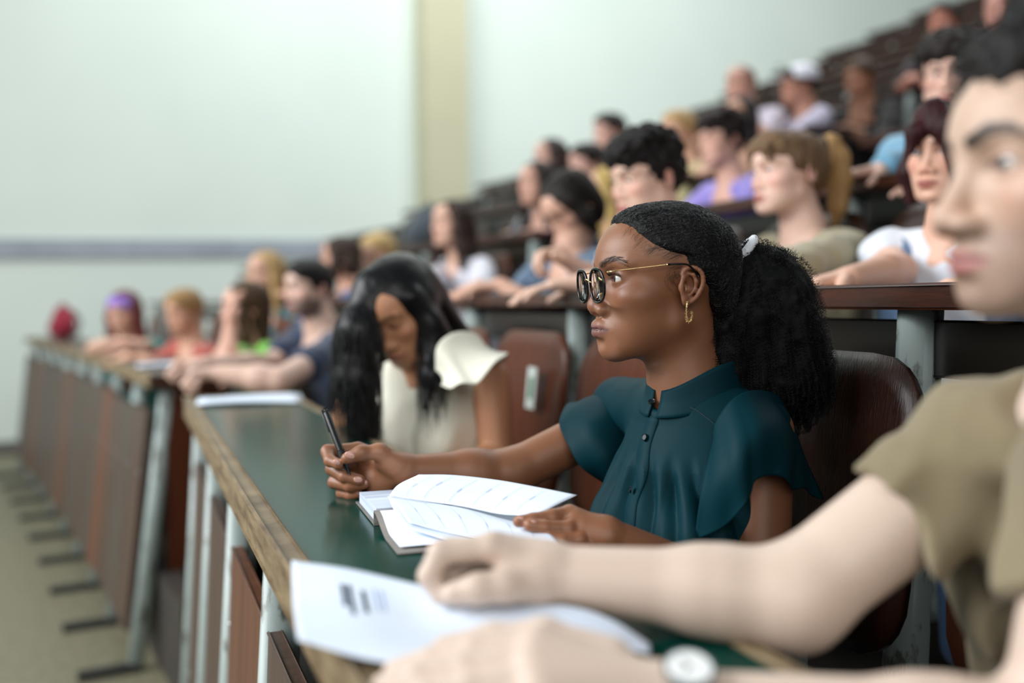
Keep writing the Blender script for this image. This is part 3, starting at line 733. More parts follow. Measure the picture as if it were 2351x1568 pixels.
# ---- the woman in the green blouse (in focus)
SK1 = '#895b40'
HF = head_frame(at(1536, 643, 1690), 13, -1, 0, CM)
EF = Frame(HF(1.35, .95, .05), HF.M[:, 0], HF.M[:, 2], CM*.86); EF2 = Frame(HF(1.35, -.95, .05), HF.M[:, 0], HF.M[:, 2], CM*.86)
def hit(prims, px, py, off=0., d0=.95, n=48):
    """points where the lines of sight through these pixels meet an implicit surface, with normals"""
    px = np.asarray(px, float); py = np.asarray(py, float); sh = px.shape
    D = cam_f+((px.ravel()-IW/2)/FPX)[:, None]*cam_r-((py.ravel()-IH/2)/FPX)[:, None]*cam_u
    t = np.full(len(D), d0)
    for _ in range(n): t += .8*seval(prims, (cam_pos+D*t[:, None]).astype(np.float32))/np.linalg.norm(D, axis=1)
    P = cam_pos+D*t[:, None]; e = .0015
    g = np.stack([seval(prims, (P+e*np.eye(3)[i]).astype(np.float32))-seval(prims, (P-e*np.eye(3)[i]).astype(np.float32)) for i in range(3)], 1)
    g /= np.maximum(np.linalg.norm(g, axis=1, keepdims=True), 1e-9)
    return (P+g*off).reshape(sh+(3,)), g.reshape(sh+(3,))
W1 = thing('person', 'young woman in a green blouse and black-and-gold glasses, black ponytail, holding a pen', 'person', nb(1.22, V0+.5, zf(0)), 'students sitting in the lecture hall')
N1 = HF(-3.4, 0, -14.6)
BF1 = Frame(N1, V(-math.cos(.60), -math.sin(.60), 0), (0, 0, 1), CM)
SL, SR = at(1752, 990, 1745), at(1424, 962, 1430)
ER, WR = at(1170, 1086, 1480), at(936, 1078, 1545)
EL, WL = at(1742, 1400, 1840), at(1392, 1232, 1945)
skin1 = head_prims(HF, True, 0, True, 1.14, .95, 1.27)
headN = len(skin1); face1 = list(skin1)
skin1 += ear_detail(EF, 1)+ear_detail(EF2, -1)
ears1 = list(skin1)
skin1 += [cap(HF(-3.6, 0, -20), SL-V(0, 0, .02), .03, .02, .02), cap(HF(-3.6, 0, -20), SR-V(0, 0, .02), .03, .02, .02), cap(HF(-3.3, 0, -15), HF(-2.5, 0, -22), .048, .04, .03)]
skin1 += [cap(SR, ER, .038, .0345, .02), cap(ER, ER+(WR-ER)*.4, .0345, .033, .02), cap(ER+(WR-ER)*.35, WR, .034, .0215, .015),
          cap(SL, EL, .040, .037, .02), cap(EL, EL+(WL-EL)*.4, .037, .034, .02), cap(EL+(WL-EL)*.35, WL, .034, .023, .015)]
def fing(pts, rs, k=.0035): return [cap(at(*pts[i]), at(*pts[i+1]), rs[i], rs[i+1], k) for i in range(len(pts)-1)]
# right hand round the pen
mcp = [(822, 1032, 1530), (820, 1062, 1515), (824, 1092, 1512), (832, 1118, 1515)]
hr = []
for i, m in enumerate(mcp): hr.append(cap(WR+(at(*m)-WR)*.1, at(*m), .0175, (.0115, .012, .0115, .0105)[i], .014))
hr += [ell(at(893, 1062, 1556), (.021, .017, .014), .014, 'u'), ell(at(868, 1112, 1540), (.022, .014, .017), .014, 'u')]
hr += fing([mcp[0], (752, 1036, 1545), (758, 1058, 1566), (778, 1066, 1580)], [.0108, .0098, .0088, .0077])
hr += fing([mcp[1], (763, 1076, 1540), (792, 1094, 1568), (826, 1102, 1575)], [.0112, .01, .0092, .008])
hr += fing([mcp[2], (768, 1107, 1538), (805, 1116, 1566), (836, 1112, 1568)], [.0108, .0098, .0088, .0076])
hr += fing([mcp[3], (785, 1132, 1538), (806, 1137, 1556), (822, 1134, 1562)], [.0098, .0086, .0078, .0068])
hr += fing([(908, 1068, 1556), (872, 1037, 1570), (830, 1040, 1580), (797, 1052, 1586)], [.0165, .0115, .0105, .0085], .008)
hl = []
mcl = [(1308, 1180, 1925), (1322, 1198, 1940), (1338, 1216, 1950), (1352, 1238, 1955)]
for i, m in enumerate(mcl): hl.append(cap(WL+(at(*m)-WL)*.1, at(*m), .0165, (.0112, .0115, .011, .0098)[i], .013))
hl += fing([mcl[0], (1268, 1187, 1945), (1224, 1194, 1958), (1191, 1197, 1966)], [.0105, .0092, .0082, .007])
hl += fing([mcl[1], (1304, 1214, 1962), (1250, 1211, 1972), (1217, 1206, 1976)], [.0108, .0097, .0086, .0074])
hl += fing([mcl[2], (1330, 1240, 1975), (1290, 1242, 1985), (1262, 1236, 1985)], [.0102, .0092, .0082, .007])
hl += fing([mcl[3], (1346, 1262, 1980), (1312, 1264, 1990), (1290, 1258, 1990)], [.0092, .0082, .0074, .0064])
hl += fing([(1370, 1262, 1915), (1330, 1238, 1900), (1290, 1226, 1908), (1258, 1218, 1915)], [.015, .0108, .0098, .008], .008)
skin1 += hr+hl
# blouse -------------------------------------------------------------------
e1 = lambda c, r, k=0, m='u', R=None: ell(c, r, k, m, R, BF1)
bl = [cap(SL*.95+N1*.05+V(0, 0, -.004), N1+V(0, 0, -.045), .046, .05), cap(N1+V(0, 0, -.04), at(1424, 932, 1430), .05, .046), cap(BF1(-.8, 0, -4.4), BF1(-1.0, 0, -10), .066, .088, .05),
      e1((-1.0, 0, -17), (9.8, 14.2, 13), 5), e1((-1.5, 0, -32), (9.6, 12.6, 15), 6), e1((-3, 0, -48), (11.5, 15.5, 11), 6)]
bl += [e1((6.0, 6.2*q, -20.5), (5, 5.8, 5.5), 5) for q in (1, -1)]
bl += [cap(HF(-2.9, 0, -12), HF(-3.2, 0, -16.2), .055, .055, .008, 's'), e1((6.4, 0, 1.6), (3.4, 2.2, 4.2), .8, 's')]
def folds(p, d):
    q = BF1.loc(p); x, y, z = q.T
    th = np.arctan2(y, x+3); t = th*10.5+.10*z+.5*np.sin(z*.16+y*.3); w = sstep(-7.5, -13, z)*(x > -2)
    a = 1.25*w*(np.sqrt(np.sin(t+.8*vnoise(q*.12))**2+.04)-.6)+.2*w*vnoise(np.stack([th*16, z*.09, th*0], 1))+.16*fbm(q*.16, 2)
    return d-(a*CM).astype(np.float32)
bl_s = list(bl); bl.append(warp(folds))
m_bl = mat('teal_satin', '#002e37', .6, '#002931', (3, 3, 3), .0002, (700, 700, 700), spec=.12)
m_bldark = mat('seam_thread', '#032d33', .7)
# hair ---------------------------------------------------------------------
XB = ([-12, -8, -4, -1, 1, 3, 3.5, 4.4, 7.2, 8.1, 9.0, 9.6, 14], [-9, -7.2, -4.8, -3.0, -1.0, -.1, 2.0, 4.0, 6.7, 8.0, 9.3, 10.5, 12])
TAIL = HF(-9.3, 0, 4.4)
def xb(q): return np.interp(q[:, 2], *XB)+.95*sstep(-1, 2, q[:, 2])+.35*vnoise(q*np.array([.3, .9, .9]))
def capw(p, d):
    q = HF.loc(p); m = xb(q)-q[:, 0]; r = np.linalg.norm(q-np.array([-9.3, 0, 4.4]), axis=1)
    nz = vnoise(q*1.1)*2.2+vnoise(q*.5)*2.
    wv = np.sin(r*2*math.pi/.62+nz*1.6)*.05*sstep(.8, 3.5, m)+.05*vnoise(q*np.array([2.2, 2.2, 2.2]))*sstep(.8, 3, m)
    d = d-(CM*(.55*sstep(0, 1.5, m)+.12*sstep(1, 4, m)+wv)).astype(np.float32)
    return np.maximum(d, (-m*.6*CM).astype(np.float32))
cap_p = [face1[0], face1[1], face1[2], ell((-5.0, 0, -2.0), (3.6, 5.2, 5.5), 2., 'u', None, HF), warp(capw)]
tail = [ell(at(1772, 705, 1640), (.066, .066, .083)), ell(at(1808, 850, 1630), (.060, .066, .072), .05), ell(at(1655, 790, 1668), (.040, .055, .078), .05),
        ell(at(1730, 890, 1650), (.065, .055, .045), .05), ell(at(1728, 620, 1650), (.036, .04, .036), .03)]
m_hair1 = mat('black_coily_hair', '#040405', .6, '#080809', (90, 90, 90), .0006, (500, 500, 500), spec=.22)
m_strand1 = mat('black_hair_strand', '#0c0b0f', .3, spec=.6)
m_strand2 = mat('ponytail_strand', '#070708', .5, spec=.3)
def build_main():
    v, f = sdf(skin1, .00145)
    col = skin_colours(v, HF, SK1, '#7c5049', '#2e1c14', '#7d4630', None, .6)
    n = normals(v, f)
    for c0, pn, r in ((at(850, 1090, 1545), -cam_f, .075),):       # the palm is lighter
        m = sstep(r, r*.6, np.linalg.norm(v-c0, axis=1))*sstep(-.1, .55, n @ pn)*sstep(838, 856, np.clip((v-cam_pos) @ cam_r/((v-cam_pos) @ cam_f)*FPX+IW/2, 0, 2400))
        col = mix(col, lin('#b98263'), .8*m)
    for q in (hr, hl):                                              # warmer fingertips
        d = np.min([np.linalg.norm(v-x[2], axis=1) for x in q if x[0] == 'c'], axis=0); col = mix(col, lin('#a96f53'), .45*sstep(.016, .004, d))
    link('body', np_mesh('body', v, f, True, col), M_('skin_dark', lambda: attr_mat('skin_deep', .40, .10, .00022, 1500., .5)), W1)
    add_eyes(HF, W1, '#22120c', (1, -.12, -.03))
    v, f = sdf(bl, .0024); link('blouse', np_mesh('blouse', v, f), m_bl, W1)
    # nails
    bm = bmesh.new(); bmesh.ops.create_uvsphere(bm, u_segments=16, v_segments=10, radius=1.); me = bm_mesh('fingernail', bm, True)
    me.materials.append(mat('fingernail', '#c99a8c', .28, spec=.55))
    for px, py, s, ang, rx, ry in ((773, 1061, 1592, 20, .0058, .0043), (822, 1101, 1588, 8, .0066, .0048), (836, 1109, 1578, -30, .0055, .004), (803, 1045, 1597, 18, .0078, .0052),
                                   (1194, 1193, 1976, -4, .006, .0038), (1222, 1202, 1986, -6, .006, .0038)):
        o = bpy.data.objects.new('fingernail', me); COL.objects.link(o); a = math.radians(ang)
        x = cam_r*math.cos(a)-cam_u*math.sin(a); y = cam_r*math.sin(a)+cam_u*math.cos(a); z = -cam_f
        o.parent = W1; o.matrix_parent_inverse = Matrix.Translation(-world_loc(W1)); c = at(px, py, s-4)
        o.matrix_basis = Matrix([[x[i]*rx, y[i]*ry, z[i]*.0022, c[i]] for i in range(3)]+[[0, 0, 0, 1]])
    # stand collar
    th = np.linspace(math.radians(6), math.radians(354), 60); G = np.zeros((60, 9, 3))
    C0 = HF.loc(N1)
    for i, a in enumerate(th):
        fr = math.cos(a); dip = max(0, fr)**3
        for j, h in enumerate(np.linspace(-1., 1, 9)):
            hh = 2.7*(1-.35*dip); r = 1-.055*h+.05*(h < -.2)*-h
            x = -.3+(6.9+.5*dip)*r*fr; y = 6.75*r*math.sin(a); z = 1.0-2.9*max(0, fr)**1.6+.9*max(0, -fr)+hh*h
            G[i, j] = BF1(x-.6, y+.0, z)
    link('collar', grid_mesh('collar', G, .0016), m_bl, W1)
    # button strip, buttons, yoke seams laid on the cloth
    ys = np.linspace(938, 1262, 40); xs = np.interp(ys, [930, 1005, 1123, 1230, 1270], [1500, 1487, 1461, 1434, 1426])
    rows = []
    for o, dz in ((-13, -.001), (-11, .0022), (13, .0024), (17, -.001)):
        P, g = hit(bl, xs+o+4*np.sin(ys/21.), ys, dz); rows.append(P)
    G = np.stack(rows, 1); 
    k = np.array([.25, .5, .25])
    for _ in range(2): G[1:-1] = .25*G[:-2]+.5*G[1:-1]+.25*G[2:]
    link('button_strip', grid_mesh('button_strip', G, .0006), m_bl, W1)
    bm = bmesh.new(); bmesh.ops.create_cone(bm, cap_ends=True, segments=20, radius1=.0052, radius2=.0046, depth=.0024)
    top = [f_ for f_ in bm.faces if f_.normal.z > .9]; r = bmesh.ops.inset_region(bm, faces=top, thickness=.0012); bmesh.ops.translate(bm, verts=list({v_ for f_ in top for v_ in f_.verts}), vec=(0, 0, -.0007))
    me = bm_mesh('button', bm, False); me.materials.append(mat('dark_button', '#0a1c20', .25, spec=.6))
    for px, py in ((1498, 936), (1486, 1006), (1460, 1124), (1433, 1231)):
        P, g = hit(bl, np.array([px]), np.array([py]), .0075 if py > 1100 else (.011 if py < 950 else .005))
        o = bpy.data.objects.new('button', me); COL.objects.link(o); o.parent = W1; o.matrix_parent_inverse = Matrix.Translation(-world_loc(W1))
        o.matrix_basis = Matrix.Translation(Vector(P[0])) @ Vector(g[0]).to_track_quat('Z', 'Y').to_matrix().to_4x4()
    for pts in ([(1566, 928), (1600, 943), (1626, 962), (1645, 977)], [(1645, 977), (1660, 950), (1690, 927)]):
        c = catmull(pts, 24); P, g = hit(bl, c[:, 0], c[:, 1], .0004); link('yoke_seam', tube_mesh('yoke_seam', P, .0009, 6), m_bldark, W1)
    # flutter sleeves
    def sleeve(seam, mid, hem, nf, ph):
        A = [catmull([at(*p) for p in r], 70) for r in (seam, mid, hem)]; G = np.zeros((70, 44, 3))
        for i in range(70): G[i] = catmull([a[i] for a in A], 44)
        u = np.linspace(0, 1, 70)[:, None]; t = np.linspace(0, 1, 44)[None]; out = np.gradient(G, axis=0); nn = np.cross(out, np.gradient(G, axis=1)); nn /= np.linalg.norm(nn, axis=2, keepdims=True)
        w = (.0065*t**1.2*np.sin(u*nf*6.28+ph+.6*np.sin(t*3))+.002*np.sin(u*nf*15+t*2)*t)
        o = link('sleeve', grid_mesh('sleeve', G+nn*w[..., None], .0009), m_bl, W1); return o
    sleeve([(1638, 1015, 1800), (1645, 968, 1822), (1684, 916, 1822), (1735, 897, 1785), (1792, 915, 1710), (1826, 985, 1640)],
           [(1607, 1120, 1860), (1668, 1075, 1905), (1720, 1010, 1915), (1778, 980, 1865), (1830, 1015, 1775), (1856, 1065, 1680)],
           [(1588, 1244, 1850), (1662, 1210, 1892), (1714, 1152, 1915), (1737, 1104, 1920), (1790, 1090, 1900), (1806, 1124, 1860), (1850, 1122, 1790), (1897, 1144, 1690)], 2.2, 1.)
    sleeve([(1460, 1085, 1520), (1466, 1010, 1510), (1468, 930, 1480), (1478, 886, 1440), (1500, 920, 1380), (1500, 1040, 1370)],
           [(1416, 1100, 1530), (1386, 1040, 1545), (1356, 958, 1515), (1352, 914, 1440), (1385, 930, 1370), (1430, 1050, 1360)],
           [(1397, 1108, 1500), (1338, 1070, 1520), (1294, 1008, 1510), (1284, 962, 1460), (1318, 938, 1385), (1385, 1050, 1350)], 1.5, .4)
    # hair: scalp, strands, ponytail
    v, f = sdf(cap_p, .0016); hc = link('hair', np_mesh('hair', v, f), m_hair1, W1)
    r = np.random.default_rng(5); q = HF.loc(v); ok = np.flatnonzero((xb(q)-q[:, 0] > .15))
    n, K = 5200, 44; a = v[r.choice(ok, n)]; L = np.linalg.norm(a-TAIL, axis=1); t = np.linspace(0, 1, K)
    ext = np.clip(r.uniform(.035, .085, n)/L, 0, .95); T = t[None]*ext[:, None]
    P = a[:, None]*(1-T[..., None])+TAIL*T[..., None]; P = P.reshape(-1, 3)
    base = cap_p
    for _ in range(4):
        d = seval(base, P.astype(np.float32)); e = .002
        g = np.stack([seval(base, (P+e*np.eye(3)[i]).astype(np.float32))-d for i in range(3)], 1); g /= np.maximum(np.linalg.norm(g, axis=1, keepdims=True), 1e-6)
        P = P-g*np.clip(d, -.01, .01)[:, None]*.8
    P = P.reshape(n, K, 3); g = g.reshape(n, K, 3); tg = np.gradient(P, axis=1); tg /= np.maximum(np.linalg.norm(tg, axis=2, keepdims=True), 1e-9); sd = np.cross(tg, g)
    ph = r.uniform(0, 6.28, n)[:, None]+fbm(a*220, 1)[:, None]*2; s_ = T*L[:, None]; w = np.sin(s_*6.28/.0058+ph)
    P = P+sd*(w*.0007)[..., None]+g*(.0005+.0006*np.cos(s_*6.28/.0058+ph))[..., None]
    strands('hair_strands', P, .00022, m_strand1, hc)
    v, f = sdf(tail, .004); n0 = normals(v, f)
    v2 = v+n0*(.004*fbm(v*60, 2)-.006)[:, None]
    ht = link('ponytail', np_mesh('ponytail', v2, f), m_hair1, W1)
    n, K = 3000, 210; idx = r.choice(len(v), n); m = v[idx]-n0[idx]*(r.uniform(0, 1, n)**2*.035)[:, None]; t = np.linspace(0, 1, K)[None, :, None]
    T0 = at(1716, 592, 1650)+r.normal(0, .010, (n, 3)); dn = V(0, 0, -1)
    e0 = m+dn*r.uniform(.02, .09, n)[:, None]+n0[idx]*r.uniform(-.012, .006, n)[:, None]; c1 = m+(m-T0)*.25+V(0, 0, .03)
    low = seval(tail, e0.astype(np.float32)) > .006; e0[low] = m[low]+dn*.012+n0[idx][low]*.004
    P = (1-t)**2*T0[:, None]+2*t*(1-t)*c1[:, None]+t*t*e0[:, None]; tg = np.gradient(P, axis=1); tg /= np.linalg.norm(tg, axis=2, keepdims=True)
    A = np.cross(tg, V(0.3, .8, .2)); A /= np.linalg.norm(A, axis=2, keepdims=True); Bq = np.cross(tg, A)
    ln = np.linalg.norm(np.diff(P, axis=1), axis=2).sum(1)[:, None]; s_ = t[..., 0]*ln
    am = (r.uniform(.0012, .0026, n)[:, None])*sstep(0, .25, t[..., 0]); wl_ = r.uniform(.0055, .0075, n)[:, None]; ph = r.uniform(0, 6.28, n)[:, None]
    P = P+A*(am*np.cos(s_*6.28/wl_+ph))[..., None]+Bq*(am*np.sin(s_*6.28/wl_+ph))[..., None]
    strands('hair_strands', P, .00030, m_strand2, ht)
    # fuzz at the outline of the tail
    n, K = 1500, 26; idx = r.choice(len(v), n); t = np.linspace(0, 1, K)[None, :, None]
    dr = nrm_rows(n0[idx]+r.normal(0, .6, (n, 3))); P = v[idx][:, None]+dr[:, None]*t*r.uniform(.003, .009, n)[:, None, None]
    A = nrm_rows(np.cross(dr, V(.3, .8, .2))); Bq = np.cross(dr, A); w = t[..., 0]*22+r.uniform(0, 6, n)[:, None]
    P = P+.0010*(A[:, None]*np.cos(w)[..., None]+Bq[:, None]*np.sin(w)[..., None]); strands('flyaway_strands', P, .00012, m_strand2, ht)
    # baby hairs along the hairline and the curl before the ear
    cur = []
    for i in range(110):
        u = r.uniform(0, 1); x0 = 1448+u*125; y0 = np.interp(x0, [1440, 1495, 1530, 1575], [515, 566, 580, 592])-r.uniform(2, 12); ln_ = r.uniform(18, 46); tt = np.linspace(0, 1, 20)
        x = x0-ln_*tt*(.55 if u < .5 else .95)+2.2*np.sin(tt*9+r.uniform(0, 6)); y = y0+ln_*(.62 if u < .5 else .30)*tt+1.5*np.cos(tt*8)+8*tt*tt*r.uniform(-.5, 1); cur.append(np.stack([x, y], 1))
    for i in range(34):
        tt = np.linspace(0, 1, 20); x0, y0 = 1572+r.uniform(-8, 4), 612+r.uniform(-6, 22); ln_ = r.uniform(22, 52); cv = r.uniform(1.5, 3.8)
        x = x0-ln_*.75*np.sin(tt*cv)/1.0; y = y0+ln_*.62*(1-np.cos(tt*cv*.8)); cur.append(np.stack([x, y], 1))
    C = np.array(cur); P, g = hit(face1, C[..., 0], C[..., 1], .0006); strands('baby_hair', P, .00006, m_strand1, hc, .2)
    # brow hairs
    cur = []
    for i in range(150):
        u = r.uniform(0, 1); x0 = 1378+u*58; yc = np.interp(u, [0, .45, .75, 1], [612, 594, 593, 602]); th_ = np.interp(u, [0, .4, 1], [7.5, 7.5, 2.]); y0 = yc+r.uniform(-1, 1)*th_
        tt = np.linspace(0, 1, 6); ln_ = r.uniform(6, 12); a = np.interp(u, [0, .4, 1], [-1.1, -.35, .25])+r.normal(0, .15); cur.append(np.stack([x0+ln_*tt*math.cos(a), y0+ln_*tt*math.sin(a)], 1))
    C = np.array(cur); P, g = hit(face1, C[..., 0], C[..., 1], .0004); strands('eyebrow', P, .00009, mat('brow_hair', '#1c110c', .5), W1, .2)
    # eyelashes
    cur = []
    for s in (1, -1):
        for i in range(34):
            u = i/33; y = 1.75+2.75*u; b = HF(9.15-.1*abs(u-.4)-1.0*u*u*.7, y*s, .42-.5*(u-.45)**2); d = HF.M @ nrm(V(.8, .45*s*(u-.3), .5)); tt = np.linspace(0, 1, 6)[:, None]
            cur.append(b+d*tt*.0075+HF.M @ V(0, 0, .003)*tt*tt)
    strands('eyelashes', np.array(cur), .00016, m_strand1, W1, .2)
    # hair tie
    x = nrm(at(1735, 600, 1650)-at(1690, 560, 1650)); y = nrm(np.cross(x, V(0, 0, 1))); z = np.cross(y, x); c = at(1700, 584, 1648)
    ring = [c+(y*math.cos(t)+z*math.sin(t))*(.0265+.0015*math.sin(9*t)) for t in np.linspace(0, 2*math.pi, 49)[:-1]]
    link('hair_tie', tube_mesh('hair_tie', ring, .0065, 10, True), mat('white_tie', '#e8ecf4', .5), W1)
    # lower body, out of sight below the desk
    hip = BF1(-3, 0, -50); lg = [ell(hip, (.11, .15, .09), 0, 'u', BF1.M)]
    for q in (1, -1):
        kn = hip-B_*.42+R_*.10*-q; kn[2] = zf(0)+.47; ft = kn.copy(); ft[2] = zf(0)+.06
        lg += [cap(hip+R_*.09*-q, kn, .085, .06, .03), cap(kn, ft, .058, .045, .02), cap(ft, ft-B_*.14, .045, .03, .02)]
    v, f = sdf(lg, .008); link('trousers', np_mesh('trousers', v, f), cloth_mat('#15171c'), W1)
def nrm_rows(a): return a/np.maximum(np.linalg.norm(a, axis=-1, keepdims=True), 1e-9)
def build_glasses():
    g = thing('glasses', 'round black-rimmed glasses with thin gold temples on the face of the woman in green', 'glasses', HF(10.7, 0, -.9))
    blk = mat('black_acetate', '#06070c', .18, spec=.5); gold = mat('gold_metal', '#e0c08c', .22, metal=1.)
    gl, nt, b = nodes_mat('lens_glass'); N = nt.nodes.new; tr = N('ShaderNodeBsdfTransparent'); go = N('ShaderNodeBsdfGlossy'); go.inputs['Roughness'].default_value = .02; fr = N('ShaderNodeFresnel'); fr.inputs['IOR'].default_value = 1.1; mx = N('ShaderNodeMixShader'); nt.links.new(fr.outputs[0], mx.inputs[0]); nt.links.new(tr.outputs[0], mx.inputs[1]); nt.links.new(go.outputs[0], mx.inputs[2]); nt.links.new(mx.outputs[0], nt.nodes['Material Output'].inputs[0])
    for s in (1, -1):
        c = V(11.25, 3.25*s, -.95); ang = np.linspace(0, 2*math.pi, 49)[:-1]; rim = []
        for a in ang:
            y = 2.56*math.copysign(abs(math.cos(a))**.86, math.cos(a)); z = 2.2*math.copysign(abs(math.sin(a))**.88, math.sin(a)); 
            x = .10*z-.16*max(0, (y*s))**1.0*.55+.1; rim.append(c+V(x, y, z))
        rim = np.array(rim); w = np.array([HF(*p) for p in rim])
        link('rim', tube_mesh('rim', w, .0018, 8, True), blk, g)
        cc = w.mean(0); v = np.concatenate([[cc+HF.M @ V(.0003, 0, 0)], w*.99+cc*.01]); n = len(w)
        me = bpy.data.meshes.new('lens'); v2 = v-HF.M[:, 0]*.0012; vv = np.concatenate([v, v2]); fc = [(0, 1+i, 1+(i+1) % n) for i in range(n)]+[(n+1, n+2+(i+1) % n, n+2+i) for i in range(n)]+[(1+i, n+2+i, n+2+(i+1) % n, 1+(i+1) % n) for i in range(n)]
        me.from_pydata([tuple(x) for x in vv], [], fc)
        for p_ in me.polygons: p_.use_smooth = True
        link('lens', me, gl, g)
        hx = HF(10.45, 5.5*s, .75)
        pts = [hx, HF(9.2, 6.3*s, .98), HF(6., 7.35*s, 1.4), HF(3.4, 7.85*s, 1.75)]; tm = link('temple', tube_mesh('temple', catmull(pts, 16), .00095, 8), gold, g)
        link('temple_tip', tube_mesh('temple_tip', catmull([HF(3.4, 7.85*s, 1.75), HF(1.6, 8.05*s, 1.85), HF(.4, 8.05*s, 1.6), HF(-.9, 7.7*s, .3)], 16), .0014, 8), blk, tm)
        link('hinge', tube_mesh('hinge', [HF(10.75, 5.35*s, .72), hx, HF(10.0, 5.75*s, .82)], [.0016, .0019, .0013], 8), gold, g)
        link('nose_pad', tube_mesh('nose_pad', catmull([HF(10.95, 1.1*s, -.4), HF(10.6, 1.0*s, -1.2), HF(10.4, 1.1*s, -1.8)], 8), [.0007]*3+[.0017]*3+[.0012]*2, 8), gold, g)
    link('bridge', tube_mesh('bridge', catmull([HF(11.35, .95, -.5), HF(11.75, .4, -.15), HF(11.75, -.4, -.15), HF(11.35, -.95, -.5)], 14), .0011, 8), gold, g)
    e = thing('earring', 'gold J-shaped hoop earring with a beaded surface, in the ear of the woman in green', 'earring', at(1580, 694, 1808))
    pts = [(1570, 698), (1568, 710), (1567, 725), (1568, 740), (1573, 745), (1578, 740), (1580, 730), (1579, 721)]
    c = catmull([at(x+9, y-6, 1808) for x, y in pts], 46); r = np.random.default_rng(2); bm = bmesh.new()
    for p in c:
        for k in range(3):
            q = p+r.normal(0, .00085, 3); bmesh.ops.create_icosphere(bm, subdivisions=1, radius=r.uniform(.0006, .0010), matrix=Matrix.Translation(Vector(q)))
    link('beaded_hoop', _bm_mesh('beaded_hoop', bm, False), gold, e); link('hoop_core', tube_mesh('hoop_core', c, .0011, 8), gold, e)
build_main(); build_glasses()
